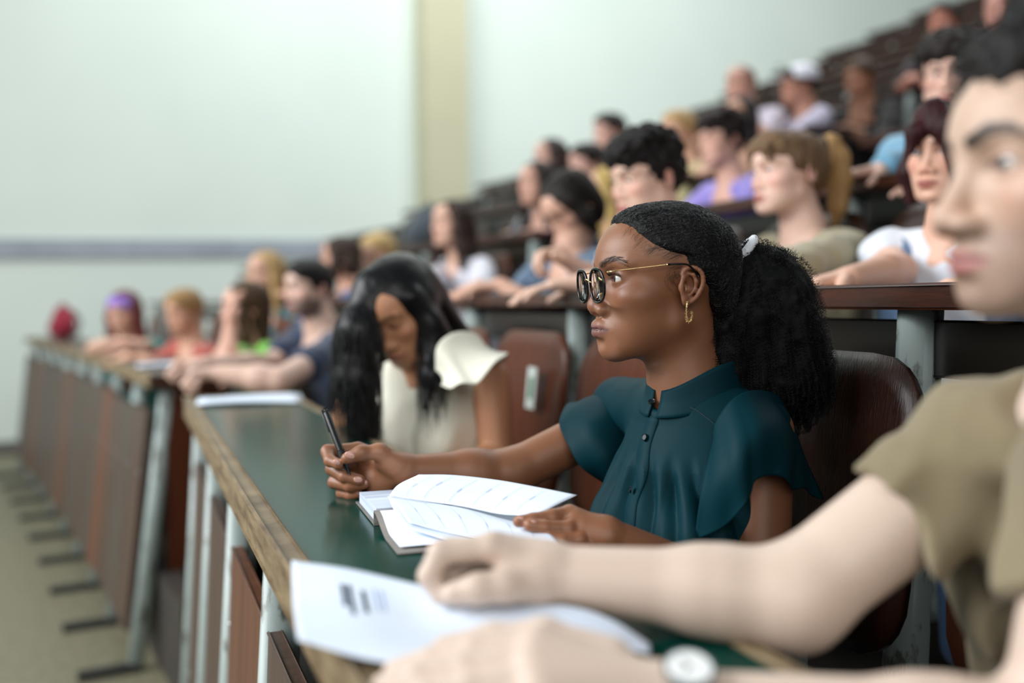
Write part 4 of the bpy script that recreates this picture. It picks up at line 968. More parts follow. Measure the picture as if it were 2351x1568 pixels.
# ---- the man in the khaki shirt, nearest the camera
def build_man():
    F = head_frame(at(2506, 384, 3020), 4, 1, 0, CM*1.02)
    root = thing('person', 'man in a khaki T-shirt with a dark watch, large and blurred, holding a paper sheet', 'person', nb(.62, V0+.5, zf(0)), GROUP)
    a = math.radians(24); f = V(-math.cos(a), -math.sin(a), 0); N = F.o+V(0, 0, -.150)-f*.035; Bf = Frame(N, f, (0, 0, 1), CM)
    SRm, SLm = at(2262, 1035, 2640), at(2560, 1085, 3250)
    E1, W1_ = at(1822, 1374, 2720), at(1262, 1322, 2620)
    E2, W2_ = at(2440, 1715, 3330), at(1548, 1622, 3180)
    sk = head_prims(F, False, 1, True, 1.08, 1.04, 1.05, None, .75)
    sk += [cap(N-V(0, 0, .03), SRm-V(0, 0, .03), .05, .035, .03), cap(N-V(0, 0, .03), SLm-V(0, 0, .03), .05, .035, .03),
           cap(SRm, E1, .046, .0415, .02), cap(E1, E1+(W1_-E1)*.35, .0425, .036, .02), cap(E1+(W1_-E1)*.3, W1_, .036, .0262, .02),
           cap(SLm, E2, .046, .042, .02), cap(E2, E2+(W2_-E2)*.35, .042, .037, .02), cap(E2+(W2_-E2)*.3, W2_, .037, .026, .02)]
    def hand(Wp, mc, fings, th, hulls=(.021, .0135)):
        p = []
        for m in mc: p.append(cap(Wp+(at(*m)-Wp)*.08, at(*m), *hulls, .016))
        for fg in fings: p += chain([at(*q) for q in fg], [.0118, .0108, .0096, .0086], .004)
        return p+chain([at(*q) for q in th], [.019, .0138, .0122, .0104], .008)
    sk += hand(W1_, [(1128, 1258, 2640), (1140, 1258, 2590), (1152, 1270, 2545), (1166, 1290, 2510)],
               [[(1128, 1258, 2640), (1012, 1268, 2650), (985, 1322, 2665), (1012, 1366, 2672)], [(1140, 1258, 2590), (1035, 1262, 2590), (1000, 1318, 2600), (1025, 1362, 2612)],
                [(1152, 1270, 2545), (1060, 1285, 2535), (1035, 1340, 2545), (1062, 1372, 2560)], [(1166, 1290, 2510), (1092, 1318, 2500), (1078, 1360, 2510), (1100, 1382, 2520)]],
               [(1225, 1335, 2665), (1160, 1345, 2705), (1098, 1352, 2720), (1044, 1362, 2715)])
    sk += hand(W2_, [(1235, 1478, 3100), (1225, 1520, 3160), (1230, 1560, 3220), (1250, 1600, 3270)],
               [[(1235, 1478, 3100), (1090, 1490, 3060), (990, 1515, 3040), (905, 1540, 3020)], [(1225, 1520, 3160), (1070, 1530, 3120), (960, 1550, 3100), (880, 1572, 3080)],
                [(1230, 1560, 3220), (1080, 1575, 3190), (980, 1590, 3160), (900, 1605, 3140)], [(1250, 1600, 3270), (1130, 1615, 3240), (1040, 1625, 3220), (980, 1635, 3200)]],
               [(1400, 1520, 3080), (1250, 1462, 3010), (1130, 1470, 2985), (1020, 1490, 2970)])
    v, fa = sdf(sk, .0027)
    col = skin_colours(v, F, '#d2bcac', '#b98080', '#1f1511', '#d09080', ('#6a5448', .55), 1.)
    col = col*(1-(1-np.array([.90, .80, .74]))*sstep(-15, -9, F.loc(v)[:, 2])[:, None])  # head darkened in colour, standing for shade on the face
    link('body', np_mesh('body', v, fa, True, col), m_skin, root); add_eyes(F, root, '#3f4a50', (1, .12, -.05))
    F2 = Frame(F(-2.0, 0, .4), F.M[:, 0], F.M[:, 2], CM*.98); hp = hair_prims('curly', F2)+[lumps(F2, .7, .7)]; v, fa = sdf(hp, .0035); h = link('hair', np_mesh('hair', v, fa), hair_mat('#0d0908', '#1a1210'), root)
    r = np.random.default_rng(8); n0 = normals(v, fa); n, K = 1800, 26; i = r.choice(len(v), n); t = np.linspace(0, 1, K)[None, :, None]
    d = nrm_rows(n0[i]+r.normal(0, .5, (n, 3))); A = nrm_rows(np.cross(d, V(.2, .9, .1))); B = np.cross(d, A); w = t[..., 0]*9+r.uniform(0, 6, n)[:, None]
    P = v[i][:, None]-n0[i][:, None]*.004+d[:, None]*t*r.uniform(.008, .02, n)[:, None, None]+.005*(A[:, None]*np.cos(w)[..., None]+B[:, None]*np.sin(w)[..., None])
    strands('curls', P, .0004, m_strand1, h)
    X = lambda x, y, z: (x+.16*z, y, z)
    cl = [cap(SRm*.93+N*.07, N-V(0, 0, .055), .054, .06), cap(SLm*.93+N*.07, N-V(0, 0, .055), .056, .06), ell(X(-.6, 0, -19), (11.5, 17.5, 15), 5., 'u', None, Bf),
          ell(X(-.5, 0, -36), (11, 16, 16), 6., 'u', None, Bf), ell(X(-2, 0, -50), (12.5, 17, 10), 6., 'u', None, Bf)]
    for S, E in ((SRm, E1), (SLm, E2)): cl += [cap(S, S+(E-S)*.55, .057, .0575, .03)]
    cl += [cap(Bf(-1.5, 0, -4), Bf(-1, 0, 8), .067, .072, .01, 's'), ell((6.5, 0, 0), (7, 7, 6), 1., 's', None, Bf)]
    for S, E in ((SRm, E1), (SLm, E2)):
        t = nrm(E-S); y = nrm(np.cross(t, V(0, 0, 1))); cl += [ell(S+(E-S)*.47+t*.06, (.06, .13, .13), .004, 's', np.array([t, y, np.cross(t, y)]).T)]
        cl += []
    def fw(p, d):
        q = (p-SRm)@np.array([t_ for t_ in (Bf.M[:, 0], Bf.M[:, 1], Bf.M[:, 2])]).T
        return d+np.float32(.010)*fbm(p*np.array([13, 13, 7])+3, 3).astype(np.float32)+np.float32(.004)*np.sin(q[:, 2]*70+q[:, 0]*60+4*vnoise(p*9)).astype(np.float32)
    cl.append(warp(fw)); v, fa = sdf(cl, .0042)
    link('shirt', np_mesh('shirt', v, fa), mat('khaki_jersey', '#8c8068', .85, '#81755b', (4, 4, 4), .0004, (500, 500, 500), spec=.2, sheen=.2), root)
    hip = Bf(-4, 0, -54); lg = [ell(hip, (.12, .16, .09), 0, 'u', Bf.M)]
    for q in (1, -1):
        kn = hip-B_*.42-R_*.12*q; kn[2] = zf(0)+.48; ft = kn.copy(); ft[2] = zf(0)+.06
        lg += [cap(hip-R_*.09*q, kn, .09, .066, .03), cap(kn, ft, .062, .05, .02), cap(ft, ft-B_*.16, .048, .032, .02)]
    v, fa = sdf(lg, .009); link('trousers', np_mesh('trousers', v, fa), cloth_mat('#14161b'), root)
    # watch on the near wrist
    w = thing('wristwatch', 'wristwatch with a white dial and dark strap on the wrist of the man in khaki', 'watch', at(1560, 1600, 3180))
    ax = nrm(E2-W2_); c = W2_+ax*.008; up = nrm(V(-.25, -.35, 1)-ax*(ax@V(-.25, -.35, 1))); sd = np.cross(ax, up)
    ring = [c+(up*math.cos(t)+sd*math.sin(t))*.0295 for t in np.linspace(0, 2*math.pi, 33)[:-1]]
    G = np.array([[p+ax*o+nrm(p-c)*e for o, e in ((-.010, -.001), (-.009, .0015), (.009, .0015), (.010, -.001))] for p in ring+ring[:1]])
    link('strap', grid_mesh('strap', G, .001), mat('dark_leather', '#1c1414', .5), w)
    Q = Matrix.Translation(Vector(c+up*.0335)) @ Vector(up).to_track_quat('Z', 'Y').to_matrix().to_4x4()
    for nm, r1, dp, m, dz in (('case', .0195, .008, mat('steel_case', '#b8bcc0', .2, metal=1.), 0), ('dial', .0165, .001, mat('white_dial', '#f0f3f2', .3), .0042)):
        bm = bmesh.new(); bmesh.ops.create_cone(bm, cap_ends=True, segments=36, radius1=r1, radius2=r1*.96, depth=dp, matrix=Q @ Matrix.Translation((0, 0, dz))); link(nm, bm_mesh(nm, bm), m, w)
    for ang, ln in ((.6, .011), (2.4, .008)):
        o = box('hand', (-.0006, 0, .0048), (.0006, ln, .0053), m_shoe, w, lambda x, y, z, ang=ang: np.array((Q @ Vector((x*math.cos(ang)-y*math.sin(ang), x*math.sin(ang)+y*math.cos(ang), z)))[:]))
build_man()

# ---- everyone else ---------------------------------------------------------
def ext(*pts): return [cap(at(*pts[i][:3]), at(*pts[i+1][:3]), pts[i][3], pts[i+1][3], .03) for i in range(len(pts)-1)]
# woman in cream, second seat along the front row
rt, F, Bf, S = student('young woman in a cream top with long black hair, looking down at the front desk', 922, 700, 1060, 62, 34, -11, True, '#c08a68', '#a5605c', '#1a100c', '#b8745a',
    ('long', '#08080a', '#121114'), '#e9e6d5', None, 58, 0, .12, 0, {1: dict(wrist=at(1035, 1092, 1135), elbow=at(1142, 1060, 1085), dir=V(-.9, -.2, -.1)), -1: dict(wrist=at(835, 1035, 1040), dir=V(-.6, -.5, -.1))},
    .0034, None, None, (3.4, 5.4), None, N=at(974, 785, 1040), stk=.06,
    hair_extra=ext((850, 665, 1085, .035), (822, 760, 1100, .040), (815, 870, 1100, .042), (838, 985, 1090, .03), (850, 1015, 1090, .01))+ext((972, 690, 1075, .028), (992, 780, 1080, .026), (990, 860, 1100, .018), (975, 935, 1110, .007)))
def ruffle(seam, hem, m, root, nf):
    A = [catmull([at(*p) for p in r], 50) for r in (seam, hem)]; t = np.linspace(0, 1, 20); G = A[0][:, None]*(1-t)[None, :, None]+A[1][:, None]*t[None, :, None]
    u = np.linspace(0, 1, 50)[:, None]; nn = np.cross(np.gradient(G, axis=0), np.gradient(G, axis=1)); nn /= np.linalg.norm(nn, axis=2, keepdims=True)
    G = G+nn*(.012*np.sin(t*3.14)[None]+.007*t[None]*np.sin(u*nf*6.28))[..., None]; link('ruffle_sleeve', grid_mesh('ruffle_sleeve', G, .001), m, root)
ruffle([(1000, 850, 1120), (1004, 795, 1120), (1040, 765, 1100), (1090, 766, 1055), (1118, 800, 1005)], [(1012, 884, 1165), (1062, 886, 1180), (1112, 864, 1170), (1166, 808, 1100), (1158, 830, 1000)], cloth_mat('#e9e6d5'), rt, 3.)
def mane(rt, prims, n, r_, ln, m, seed=1):
    """straight strands hanging on a hair volume"""
    v, fa = sdf(prims, .009); n0 = normals(v, fa); r = np.random.default_rng(seed); i = r.choice(len(v), n); K = 8; t = np.linspace(0, 1, K)[None, :, None]
    P = v[i][:, None]+n0[i][:, None]*.002+V(0, 0, -1)*t*r.uniform(.4, 1, n)[:, None, None]*ln+n0[i][:, None]*(.004*np.sin(t*3.1))+r.normal(0, .003, (n, 1, 3))*t
    strands('hair_strands', P, r_, m, rt)
mane([c for c in rt.children if c.name.startswith('hair')][0], ext((850, 680, 1085, .036), (822, 760, 1100, .041), (815, 870, 1100, .043), (838, 965, 1090, .03)), 1100, .0005, .11, m_strand1)
hs_ = [c for c in rt.children if c.name.startswith('hair')][0]; hs_.data.materials[0] = mat('silky_black_hair', '#060607', .34, '#0e0e11', (60, 60, 6), .0008, (220, 220, 14), spec=.3)
mane(hs_, ext((972, 690, 1075, .029), (992, 780, 1080, .027), (990, 860, 1100, .019), (975, 920, 1110, .01)), 400, .0005, .09, m_strand1, 2)
# second row, near block
student('young man with curly black hair and raised hands in the second row', 1487, 408, 860, 30, 10, 0, False, '#dcb6a2', '#b86a66', '#1a1210', '#d8796a', ('curly', '#0b0909', '#17110f'),
    '#c9c8dd', None, 30, 1, .3, 1.5, {1: dict(wrist=at(1352, 650, 960), dir=V(-.9, .1, -.05), curl=.25), -1: dict(wrist=at(1345, 628, 900), elbow=at(1440, 668, 860), dir=V(-.8, -.1, .55), n=V(-.5, -.3, -.8), curl=1.0)}, .0042, None, (1, 0, -.1), iris='#2a1c14')
student('young woman with a blonde ponytail and a khaki top in the second row', 1814, 394, 880, 20, 2, 0, True, '#e6bfae', '#bb7068', '#8a6a48', '#e0867a', ('pony', '#5a4533', '#7d6247', '#9a7446', '#bd9768'),
    '#aba285', '#a0977a', 22, 1, .25, 1.6, {1: dict(wrist=at(1640, 630, 1150), dir=V(-.9, .1, -.2)), -1: dict(wrist=at(1560, 618, 940))}, .0036, None, (1, -.05, 0), legs='#4a463a', iris='#54697a')
rt, F, Bf, S = student('young woman with dark red hair, denim vest and white shirt', 2182, 352, 1060, 38, 3, 3, True, '#dcae97', '#b06a60', '#1f1411', '#d87868', ('bob', '#1d0a0c', '#3a1418'),
    '#dfe4ee', None, 50, 1, .2, .25, {1: dict(wrist=at(2290, 640, 1320)), -1: dict(wrist=at(1950, 640, 1180), elbow=at(2062, 622, 1060), dir=V(-.9, -.2, -.1))}, .0036, None, (1, 0, .02), legs='#4d6c92', iris='#37516b', hs=.96, hair_extra=ext((2138, 262, 1080, .022), (2102, 305, 1085, .015), (2090, 350, 1085, .007))+ext((2145, 258, 1085, .028), (2186, 296, 1105, .028), (2212, 365, 1110, .026), (2208, 432, 1100, .010)))
vest = []
Bq = Bf
for q in (1, -1):
    vest += [ell((-1.5, 11.5*q, -7.5), (6.6, 6.2, 5.0), 2., 'u', None, Bf), ell((-.6+.2*-17, 9.5*q, -19), (11.4, 7.6, 14), 2., 'u', None, Bf), ell((-.5+.2*-33, 9.5*q, -33), (10.6, 6.0, 14), 4., 'u', None, Bf)]
vest += [ell((-6, 0, -20), (6.5, 14, 18), 3., 'u', None, Bf), ell((12, 0, -18), (9, 5.2, 30), 1., 's', None, Bf), cap(Bf(-1.5, 0, -5), Bf(-1, 0, 8), .068, .075, .01, 's')]
m_denim = mat('blue_denim', '#4c6b90', .9, '#7e98b4', (60, 60, 60), .0006, (500, 500, 500), lo=.3, hi=.75)
v, fa = sdf(vest, .0055); link('denim_vest', np_mesh('denim_vest', v, fa), m_denim, rt)
# third row, near block
student('young man with brown curly hair and a denim sleeve in the third row', 2180, 172, 760, 62, 8, 0, False, '#d9ae9b', '#b3655f', '#1d1512', '#d07a6c', ('curly', '#15100e', '#241a15'),
    '#5f93b3', '#7fb0ca', 40, 2, .25, 1.9, {1: dict(wrist=at(2220, 400, 900)), -1: dict(wrist=at(2030, 392, 840), elbow=at(2120, 380, 800), dir=V(-.9, -.2, -.1))}, .0045, None, (1, 0, 0), iris='#4a5a60')
student('young woman with short dark curls in a lilac top in the third row', 1660, 322, 545, 22, 4, 0, True, '#d6a793', '#ae6660', '#1d1512', '#cc7a6b', ('curly', '#17100f', '#261a18'), '#9c8fd6', '#8c80c8', 25, 2, .3, 1.8, None, .0052)
# front row beyond the aisle
student('bearded man in a navy T-shirt resting his arms on the front desk', 712, 660, 578, 46, 2, 0, False, '#d8b5a4', '#b4706c', '#120e0c', '#d07a6c', ('short', '#0e0d0d', '#17120f'), '#2c3a55', '#26334c', 40, 0, .30, .62,
    {1: dict(wrist=at(508, 858, 690), elbow=at(640, 875, 690), dir=V(-.95, -.1, .05), curl=1.2), -1: dict(wrist=at(468, 838, 640), elbow=at(618, 838, 585), dir=V(-.9, -.35, .1), curl=1.3)}, .0042, ('#1c1614', .8), (1, 0, 0))
rt, F, Bf, S = student('young woman in a green T-shirt leaning her cheek on her hand', 568, 702, 525, 24, 2, 6, True, '#d6a793', '#b5706a', '#2a1c14', '#cf8071', ('long', '#3d2d20', '#4f3b2a'), '#6fae45', None, 30, 0, .28, .5,
    {1: dict(wrist=at(600, 858, 600)), -1: dict(wrist=at(527, 758, 575), elbow=at(520, 835, 590), dir=V(.05, .05, 1.), n=V(.9, .3, 0), curl=.35)}, .005)
student('blonde person in a coral red top at the front desk beyond the aisle', 425, 712, 455, 60, 12, 0, True, '#cf9f85', '#a8665c', '#5a4028', '#c07a68', ('short', '#8a6a45', '#a58458'), '#a8544a', None, 50, 0, .3, 1.2, None, .0062)
rt, F, Bf, S = student('young woman with long auburn hair and a lilac headband in a teal top', 287, 712, 420, 82, 10, 0, True, '#c9a08c', '#a8665c', '#4a2a20', '#c07a68', ('long', '#5a2c2a', '#6e3836'), '#3d7f7a', None, 78, 0, .3, .5,
    {1: dict(wrist=at(300, 800, 440), elbow=at(345, 795, 420)), -1: dict(wrist=at(262, 785, 440), elbow=at(215, 800, 430), dir=V(.9, -.1, .1))}, .0062)
hb = [ell((-.2, 0, 3.4), (10.3, 8.5, 8.0), 0, 'u', None, F), ell((-3.2, 0, 3.0), (9.5, 12, 12), .3, 's', None, F), ell((4, 0, -9.0), (14, 12, 12), .3, 's', None, F), ell((-2, 0, 12.4), (12, 10, 5.6), .3, 's', None, F)]
v, fa = sdf(hb, .005); link('headband', np_mesh('headband', v, fa), cloth_mat('#8a6fc4'), rt)
# second row beyond the aisle
student('blonde woman seated just beyond the bearded man at the front desk', 612, 624, 450, 62, 5, 0, True, '#d0a48f', '#a8665c', '#7a5c3c', '#c98a78', ('long', '#a08255', '#b89b6c'), '#3f6f78', None, 60, 0, .25, 1.1, None, .0062)
student('brown-haired person in a blue top behind the woman in cream', 785, 590, 445, 8, 2, 0, True, '#cf9f88', '#a8665c', '#2a1c14', '#c07a68', ('bob', '#30261f', '#453830'), '#3b5a8c', None, 15, 1, .25, 1.2, None, .006)
student('person with light blond hair half hidden behind the woman in cream', 872, 580, 430, 55, 12, 0, True, '#d8ad97', '#a8665c', '#9a7a50', '#c98a78', ('short', '#b79a63', '#cbb07c'), '#b9a58c', None, 50, 1, .3, .6, None, .0062)
rt, F, Bf, S = student('young woman with long brown curls in a white blouse behind the woman in cream', 1040, 512, 490, 44, 0, 0, True, '#d8ad97', '#b8706a', '#2a1c14', '#d08a7a', ('wavy', '#2b1f1a', '#3d2d26'), '#dcdbe4', '#cfcfdb', 40, 1, .2, 1.5,
    {1: dict(wrist=at(1000, 690, 600), elbow=at(1100, 690, 590)), -1: dict(wrist=at(970, 670, 540))}, .0046, hair_extra=ext((985, 520, 560, .03), (975, 600, 565, .045), (1000, 660, 565, .035))+ext((1085, 520, 550, .03), (1092, 570, 550, .02)))
# third row and up, beyond the aisle
far = [('person in a patterned navy shirt bent low over the second row desk', 1312, 466, 690, 30, 40, True, ('bob', '#15110f', '#241c18'), '#2d4257', '#7a90a8', 1, '#d3a690', (45, 45, 45)),
 ('long-haired blonde woman facing the front, beside the navy patterned shirt', 1400, 436, 500, 10, 8, True, ('long', '#a88a4e', '#c4a968'), '#6e7480', None, 1, '#d8ad97', (5, 5, 5)),
 ('dark-haired woman in grey, lower of two at the left end of the risers', 1236, 420, 465, 40, 2, True, ('long', '#1e1715', '#2c221e'), '#565a60', None, 1, '#cfa08c', (5, 5, 5)),
 ('long-haired woman in light grey, upper of two at the left end of the risers', 1266, 362, 410, 35, 2, True, ('long', '#2a2120', '#3a2e2a'), '#8a8a8c', None, 2, '#d0a594', (5, 5, 5)),
 ('dark-haired person with a bare neck just left of the curly-haired man', 1352, 378, 450, 24, 4, False, ('short', '#191413', '#2a211e'), '#3a3f48', None, 2, '#d6a999', (5, 5, 5)),
 ('person with dark hair high behind the curly-haired man', 1402, 302, 390, 22, 2, True, ('short', '#191413', '#2a211e'), '#4a4a50', None, 3, '#d3a898', (5, 5, 5)),
 ('blond person in a pale yellow top behind the lilac top', 1562, 300, 430, 30, 2, False, ('short', '#a88758', '#bf9f70'), '#b6ab80', None, 3, '#d8a98f', (5, 5, 5)),
 ('woman with long black hair in a black top in the fourth row', 1700, 268, 440, 50, 6, True, ('long', '#0d0b0c', '#171315'), '#15171d', None, 3, '#cf9f86', (5, 5, 5)),
 ('balding man in a pale lilac shirt in the upper rows', 1702, 192, 390, 42, 2, False, ('buzz', '#6a4a3a', '#7a5646'), '#c9c2d0', None, 4, '#c79684', (5, 5, 5)),
 ('person in a white T-shirt and white cap in the upper rows', 1836, 196, 405, 5, 6, False, ('short', '#17110f', '#241a16'), '#c6c1d6', None, 4, '#a87662', (5, 5, 5)),
 ('person with brown hair resting low behind a pale post', 1976, 176, 390, 40, 15, False, ('short', '#3a2a1e', '#4a3626'), '#1d1a1a', None, 4, '#94664c', (5, 5, 5)),
 ('person in a dark top with a flushed face near the top of the rows', 2170, 48, 390, 40, 4, False, ('short', '#1a1311', '#251b17'), '#2a2226', None, 5, '#b0735f', (5, 5, 5)),
 ('person in plum with a pale face at the top edge of the picture', 2300, 22, 420, 40, 4, True, ('bob', '#1a1311', '#251b17'), '#4a2c38', None, 5, '#c78f80', (5, 5, 5))]
FR = {}
for lb, px, py, s, psi, pit, fem, hr_, t1, t2, k, sk_, ts in far:
    FR[px] = student(lb, px, py, s, psi, pit, 0, fem, sk_, '#a8665c', '#2a1c14', '#c07a68', hr_, t1, t2, psi, k, .3, 1.5 if px not in (1702, 1836) else .6, None, .0074, tscale=ts)
rt, F, Bf, S = FR[1836]
cp = [ell((-1.5, 0, 5.2), (10.2, 8.9, 7.2), 0, 'u', rotz(0), F), ell((2, 0, -3.2), (14, 12, 8.), .3, 's', None, F)]+[cap((8.0, y, 5.2), (14.0, y*.7, 4.2), .5, .4, .8, 'u', F) for y in (-4, -2, 0, 2, 4)]
v, fa = sdf(cp, .006); link('cap', np_mesh('cap', v, fa), cloth_mat('#e4e4ee'), rt)
# ------------------------------------------------------------------ things on the desks
m_paper = mat('white_paper', '#dfe9f7', .6, '#d6e2f4', (6, 6, 6))
m_print = mat('blue_print', '#8fa6cf', .7); m_print2 = mat('dark_print', '#3b4658', .7)
m_cover = mat('taupe_cover', '#6f6a66', .6, '#7b756f', (30, 30, 30), .0003, (300, 300, 300))
# notebook: spine along B_, pages across R_
k0 = at(868, 1212, 1790); k0[2] = ZD
ab = V(*(B_*.995+R_*-.06)); ab = nrm(ab); aw = nrm(np.cross(V(0, 0, 1), ab)); aw = aw if aw@R_ < 0 else -aw      # aw: towards the camera
K = lambda w, b, z: k0+aw*w+ab*b+V(0, 0, z)
def build_book():
    n = thing('notebook', 'open taupe notebook with raised lined pages under the hands of the woman in green', 'notebook', k0)
    L, Wd = .215, .142
    box('cover_board', (-Wd-.02, -.004, .0005), (-.012, L+.004, .0032), m_cover, n, K, .001)
    G = np.array([[K(w, b, z) for b in np.linspace(-.004, L+.004, 6)] for w, z in ((-.012, .0005), (-.011, .0015), (-.010, .010), (-.009, .0185), (-.006, .0212))])
    link('spine', grid_mesh('spine', G, .0022), m_cover, n)
    w_ = np.linspace(0, 1, 16); G = np.array([[K(-.006+.155*t, b, .0205-.0175*sstep(0, .55, np.array([t]))[0]) for b in np.linspace(-.004, L+.004, 4)] for t in w_])
    link('cover_board', grid_mesh('cover_board', G, .0026), m_cover, n)
    # page block on the far side
    t = np.linspace(0, 1, 20); top = .0035+.0185*(1-(t*.55)**2)*np.minimum(1, 1.02-.0*t); wv = -.012-(Wd-.004)*t
    prof = [(a, b) for a, b in zip(wv, np.where(t > .985, .0185, top))]
    bm = bmesh.new(); r0 = [bm.verts.new(K(a, 0, z)) for a, z in prof]+[bm.verts.new(K(prof[-1][0], 0, .0034)), bm.verts.new(K(prof[0][0], 0, .0034))]
    r1 = [bm.verts.new(K(a, L, z)) for a, z in prof]+[bm.verts.new(K(prof[-1][0], L, .0034)), bm.verts.new(K(prof[0][0], L, .0034))]
    for i in range(len(r0)): bm.faces.new((r0[i], r0[(i+1) % len(r0)], r1[(i+1) % len(r0)], r1[i]))
    bm.faces.new(r0[::-1]); bm.faces.new(r1); link('page_block', bm_mesh('page_block', bm), mat('page_edges', '#dfe7f3', .7, '#b9c6dc', (3, 3, 900), lo=.35, hi=.65), n)
    # loose leaves between the halves, given by their outline in space
    def leaf(rows, name, lines=True, th=.0005):
        A = np.array([catmull([at(*p) for p in r], 30) for r in rows]); G = np.array([catmull(A[:, i], 24) for i in range(30)])
        o = link(name, grid_mesh(name, G, th), m_paper, n)
        if lines:
            nn = np.cross(np.gradient(G, axis=0), np.gradient(G, axis=1)); nn /= np.linalg.norm(nn, axis=2, keepdims=True)
            if (nn[15, 12] @ cam_f) > 0: nn = -nn
            H = G+nn*.0009; r = np.random.default_rng(4)
            for j, i in enumerate((4, 8, 12, 16, 20, 24)):
                P = H[i, 2:22]; link('ruled_line', grid_mesh('ruled_line', np.stack([P, P+(H[i+1, 2:22]-P)*.045], 0)), m_print, o)
                a = 13 if j % 2 else 10; P = H[i, a:a+4]; link('printed_word', grid_mesh('printed_word', np.stack([P, P+(H[i+1, a:a+4]-P)*.13], 0)), m_print, o)
        return o
    # far leaf (raised, its face to the camera): rows from the valley to the free edge
    leaf([[(893, 1138, 1765), (960, 1148, 1790), (1060, 1162, 1830), (1150, 1180, 1880), (1232, 1183, 1925)],
          [(915, 1112, 1725), (985, 1118, 1755), (1090, 1132, 1800), (1180, 1148, 1850), (1275, 1160, 1900)],
          [(962, 1089, 1690), (1040, 1090, 1715), (1140, 1101, 1760), (1230, 1117, 1810), (1325, 1136, 1860)]], 'page')
    leaf([[(893, 1138, 1765), (960, 1150, 1790), (1060, 1166, 1830), (1150, 1190, 1880), (1200, 1202, 1915)],
          [(915, 1165, 1815), (990, 1178, 1850), (1090, 1192, 1895), (1190, 1212, 1950), (1262, 1226, 1990)],
          [(938, 1200, 1890), (1020, 1222, 1930), (1110, 1238, 1975), (1210, 1255, 2020), (1300, 1268, 2060)]], 'page')
    leaf([[(890, 1142, 1768), (960, 1154, 1795), (1060, 1172, 1832), (1150, 1196, 1884), (1205, 1208, 1915)],
          [(908, 1178, 1825), (980, 1196, 1862), (1080, 1212, 1905), (1180, 1232, 1960), (1250, 1244, 2000)],
          [(934, 1212, 1895), (1010, 1236, 1945), (1100, 1256, 1990), (1200, 1272, 2030), (1290, 1284, 2070)]], 'page', False, .002)
    G = np.array([[K(.004+.128*t, b, .0225-.0165*sstep(0, .55, np.array([t]))[0]) for b in np.linspace(.002, L, 4)] for t in w_]); link('endpaper', grid_mesh('endpaper', G, .0008), m_paper, n)
    p = thing('pen', 'matt black ballpoint pen held upright in the raised hand of the woman in green', 'pen', at(775, 1020, 1588))
    m = mat('black_plastic', '#0b0d0f', .38); a, b = at(748, 945, 1545), at(803, 1090, 1592)
    L_ = lambda t: a+(b-a)*t
    link('barrel', tube_mesh('barrel', [L_(0), L_(.03), L_(.62), L_(.63)], [.0040, .0050, .0051, .0051], 20), m, p)
    link('grip', tube_mesh('grip', [L_(.625), L_(.64), L_(.80), L_(.84)], [.0055, .0056, .0053, .0046], 20), mat('rubber_grip', '#070808', .7), p)
    link('tip', tube_mesh('tip', [L_(.838), L_(.985), L_(1)], [.0046, .0020, .0012], 16), m, p)
    link('clip', tube_mesh('clip', [L_(-.02)-cam_r*.004, L_(.02)-cam_r*.0062, L_(.33)-cam_r*.0064], [.0016, .0016, .0012], 8), m, p)
    link('button', tube_mesh('button', [L_(-.045), L_(0)], [.003, .0034], 14), m, p)
build_book()
# the sheet in the hands of the man in khaki
def build_sheet():
    s = thing('paper_sheet', 'folded white paper sheet held in both hands by the man in khaki', 'paper', at(900, 1400, 2700))
    rows = [[(670, 1288, 2440), (800, 1306, 2500), (960, 1343, 2580), (1150, 1385, 2660), (1300, 1392, 2720), (1400, 1422, 2770), (1490, 1478, 2810)],
            [(673, 1380, 2650), (820, 1410, 2720), (980, 1425, 2710), (1160, 1425, 2770), (1310, 1428, 2800), (1410, 1455, 2830), (1492, 1490, 2850)],
            [(684, 1470, 2890), (850, 1516, 2980), (1000, 1530, 3000), (1170, 1510, 2960), (1320, 1480, 2880), (1415, 1488, 2880), (1492, 1502, 2880)]]
    A = np.array([catmull([at(*p) for p in r], 60) for r in rows]); G = np.array([catmull(A[:, i], 26) for i in range(60)])
    o = link('sheet', grid_mesh('sheet', G, .0007), m_paper, s)
    nn = np.cross(np.gradient(G, axis=0), np.gradient(G, axis=1)); nn /= np.linalg.norm(nn, axis=2, keepdims=True)
    if nn[30, 13] @ cam_f > 0: nn = -nn
    H = G+nn*.001
    for i, a, b in ((8, 5, 12), (9, 5, 14), (11, 6, 13)): link('printed_line', grid_mesh('printed_line', np.stack([H[i, a:b], H[i, a:b]*.25+H[i+1, a:b]*.75], 0)), m_print2, o)
    for i in (13, 14): link('printed_line', grid_mesh('printed_line', np.stack([H[i, 5:12], H[i, 5:12]*.7+H[i+1, 5:12]*.3], 0)), m_print, o)
build_sheet()
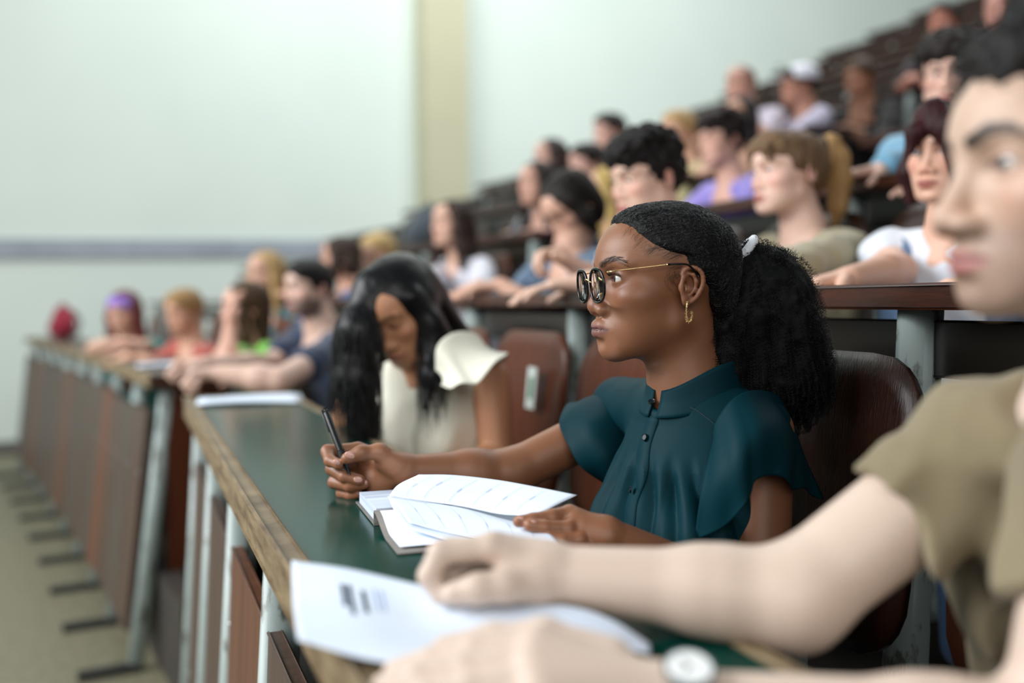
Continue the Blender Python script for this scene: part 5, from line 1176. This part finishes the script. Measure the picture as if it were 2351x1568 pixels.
def sheet(name, label, fr, u, v, k, w, l, rot, n=1, m=None, g=None):
    z = zt(k)+.001+(.02 if fr is fr0 else 0); c = fr(u, v, z); a = math.radians(rot); x = R_*math.cos(a)+B_*math.sin(a); y = -R_*math.sin(a)+B_*math.cos(a)
    T = thing(name, label, 'paper' if name != 'book' else 'book', c, g)
    G = np.array([[c+x*(i-.5)*w+y*(j-.5)*l+V(0, 0, .0035*math.sin(i*5+j*4)+.0035) for j in np.linspace(0, 1, 10)] for i in np.linspace(0, 1, 10)])
    link('leaf', grid_mesh('leaf', G, .001), m or m_paper, T)
    if name == 'book':
        box('cover', (-w/2-.004, -l/2-.004, 0), (w/2+.004, l/2+.004, .003), m_cover, T, lambda p, q, r: c+x*p+y*q+V(0, 0, r))
        G2 = G.copy(); link('leaf', grid_mesh('leaf', G2+V(0, 0, .004), .003), m_paper, T)
sheet('paper_sheet', 'white paper sheet lying across the far end of the green desk', nb, 3.02, V0+.175, 0, .24, .30, 6)
sheet('book', 'open notebook under the hands of the bearded man', fr0, .52, V0+.17, 0, .2, .28, 0)
sheet('paper_sheet', 'white papers on the second row desk near the raised hands', nb, 2.3, V0+DV+.2, 1, .2, .26, 10)
for u, k, lb in ((1.0, 2, 'white papers on the third row desk, near its aisle end'), (2.0, 2, 'white papers midway along the third row desk beyond the aisle'), (1.2, 1, 'white papers on the second row desk beyond the aisle'), (2.6, 3, 'white papers on the fourth row desk beyond the aisle')):
    sheet('paper_sheet', lb, fb, u, V0+k*DV+.16, k, .3, .26, 0)
# bags
def bag(label, c, w, d, h, col, col2):
    b = thing('backpack', label, 'bag', c); F = Frame(c, -B2, (0, 0, 1), 1.)
    v, f = sdf([ell((0, 0, h*.42), (d, w, h*.46), 0, 'u', None, F), ell((d*.5, 0, h*.3), (d*.7, w*.75, h*.26), .04, 'u', None, F), ell((0, 0, h*.74), (d*.6, w*.55, h*.27), .05, 'u', None, F),
                 warp(lambda p, q: q+np.float32(.006)*fbm(p*22, 2).astype(np.float32))], .009); link('bag_body', np_mesh('bag_body', v, f), cloth_mat(col), b)
    link('handle', tube_mesh('handle', catmull([c+V(0, -w*.3, h*.93), c+V(0, -w*.15, h*1.06), c+V(0, w*.15, h*1.06), c+V(0, w*.3, h*.93)], 12), .008, 8), cloth_mat(col2), b)
    link('strap', tube_mesh('strap', catmull([c+B2*d*.8+V(0, 0, h*.85), c+B2*d*1.3+V(0, 0, h*.5), c+B2*d*.9+V(0, 0, h*.08)], 12), .01, 8), cloth_mat(col2), b)
bag('crimson backpack with a grey top standing at the wall end of the front desk', fr0(4.4, V0+.17, ZD+.021), .14, .09, .26, '#8a2436', '#4a5458')
bag('dark blue-grey bag on the third row desk beyond the aisle', fb(1.6, V0+2*DV+.17, zt(2)+.001), .19, .12, .26, '#3c454c', '#22282c')
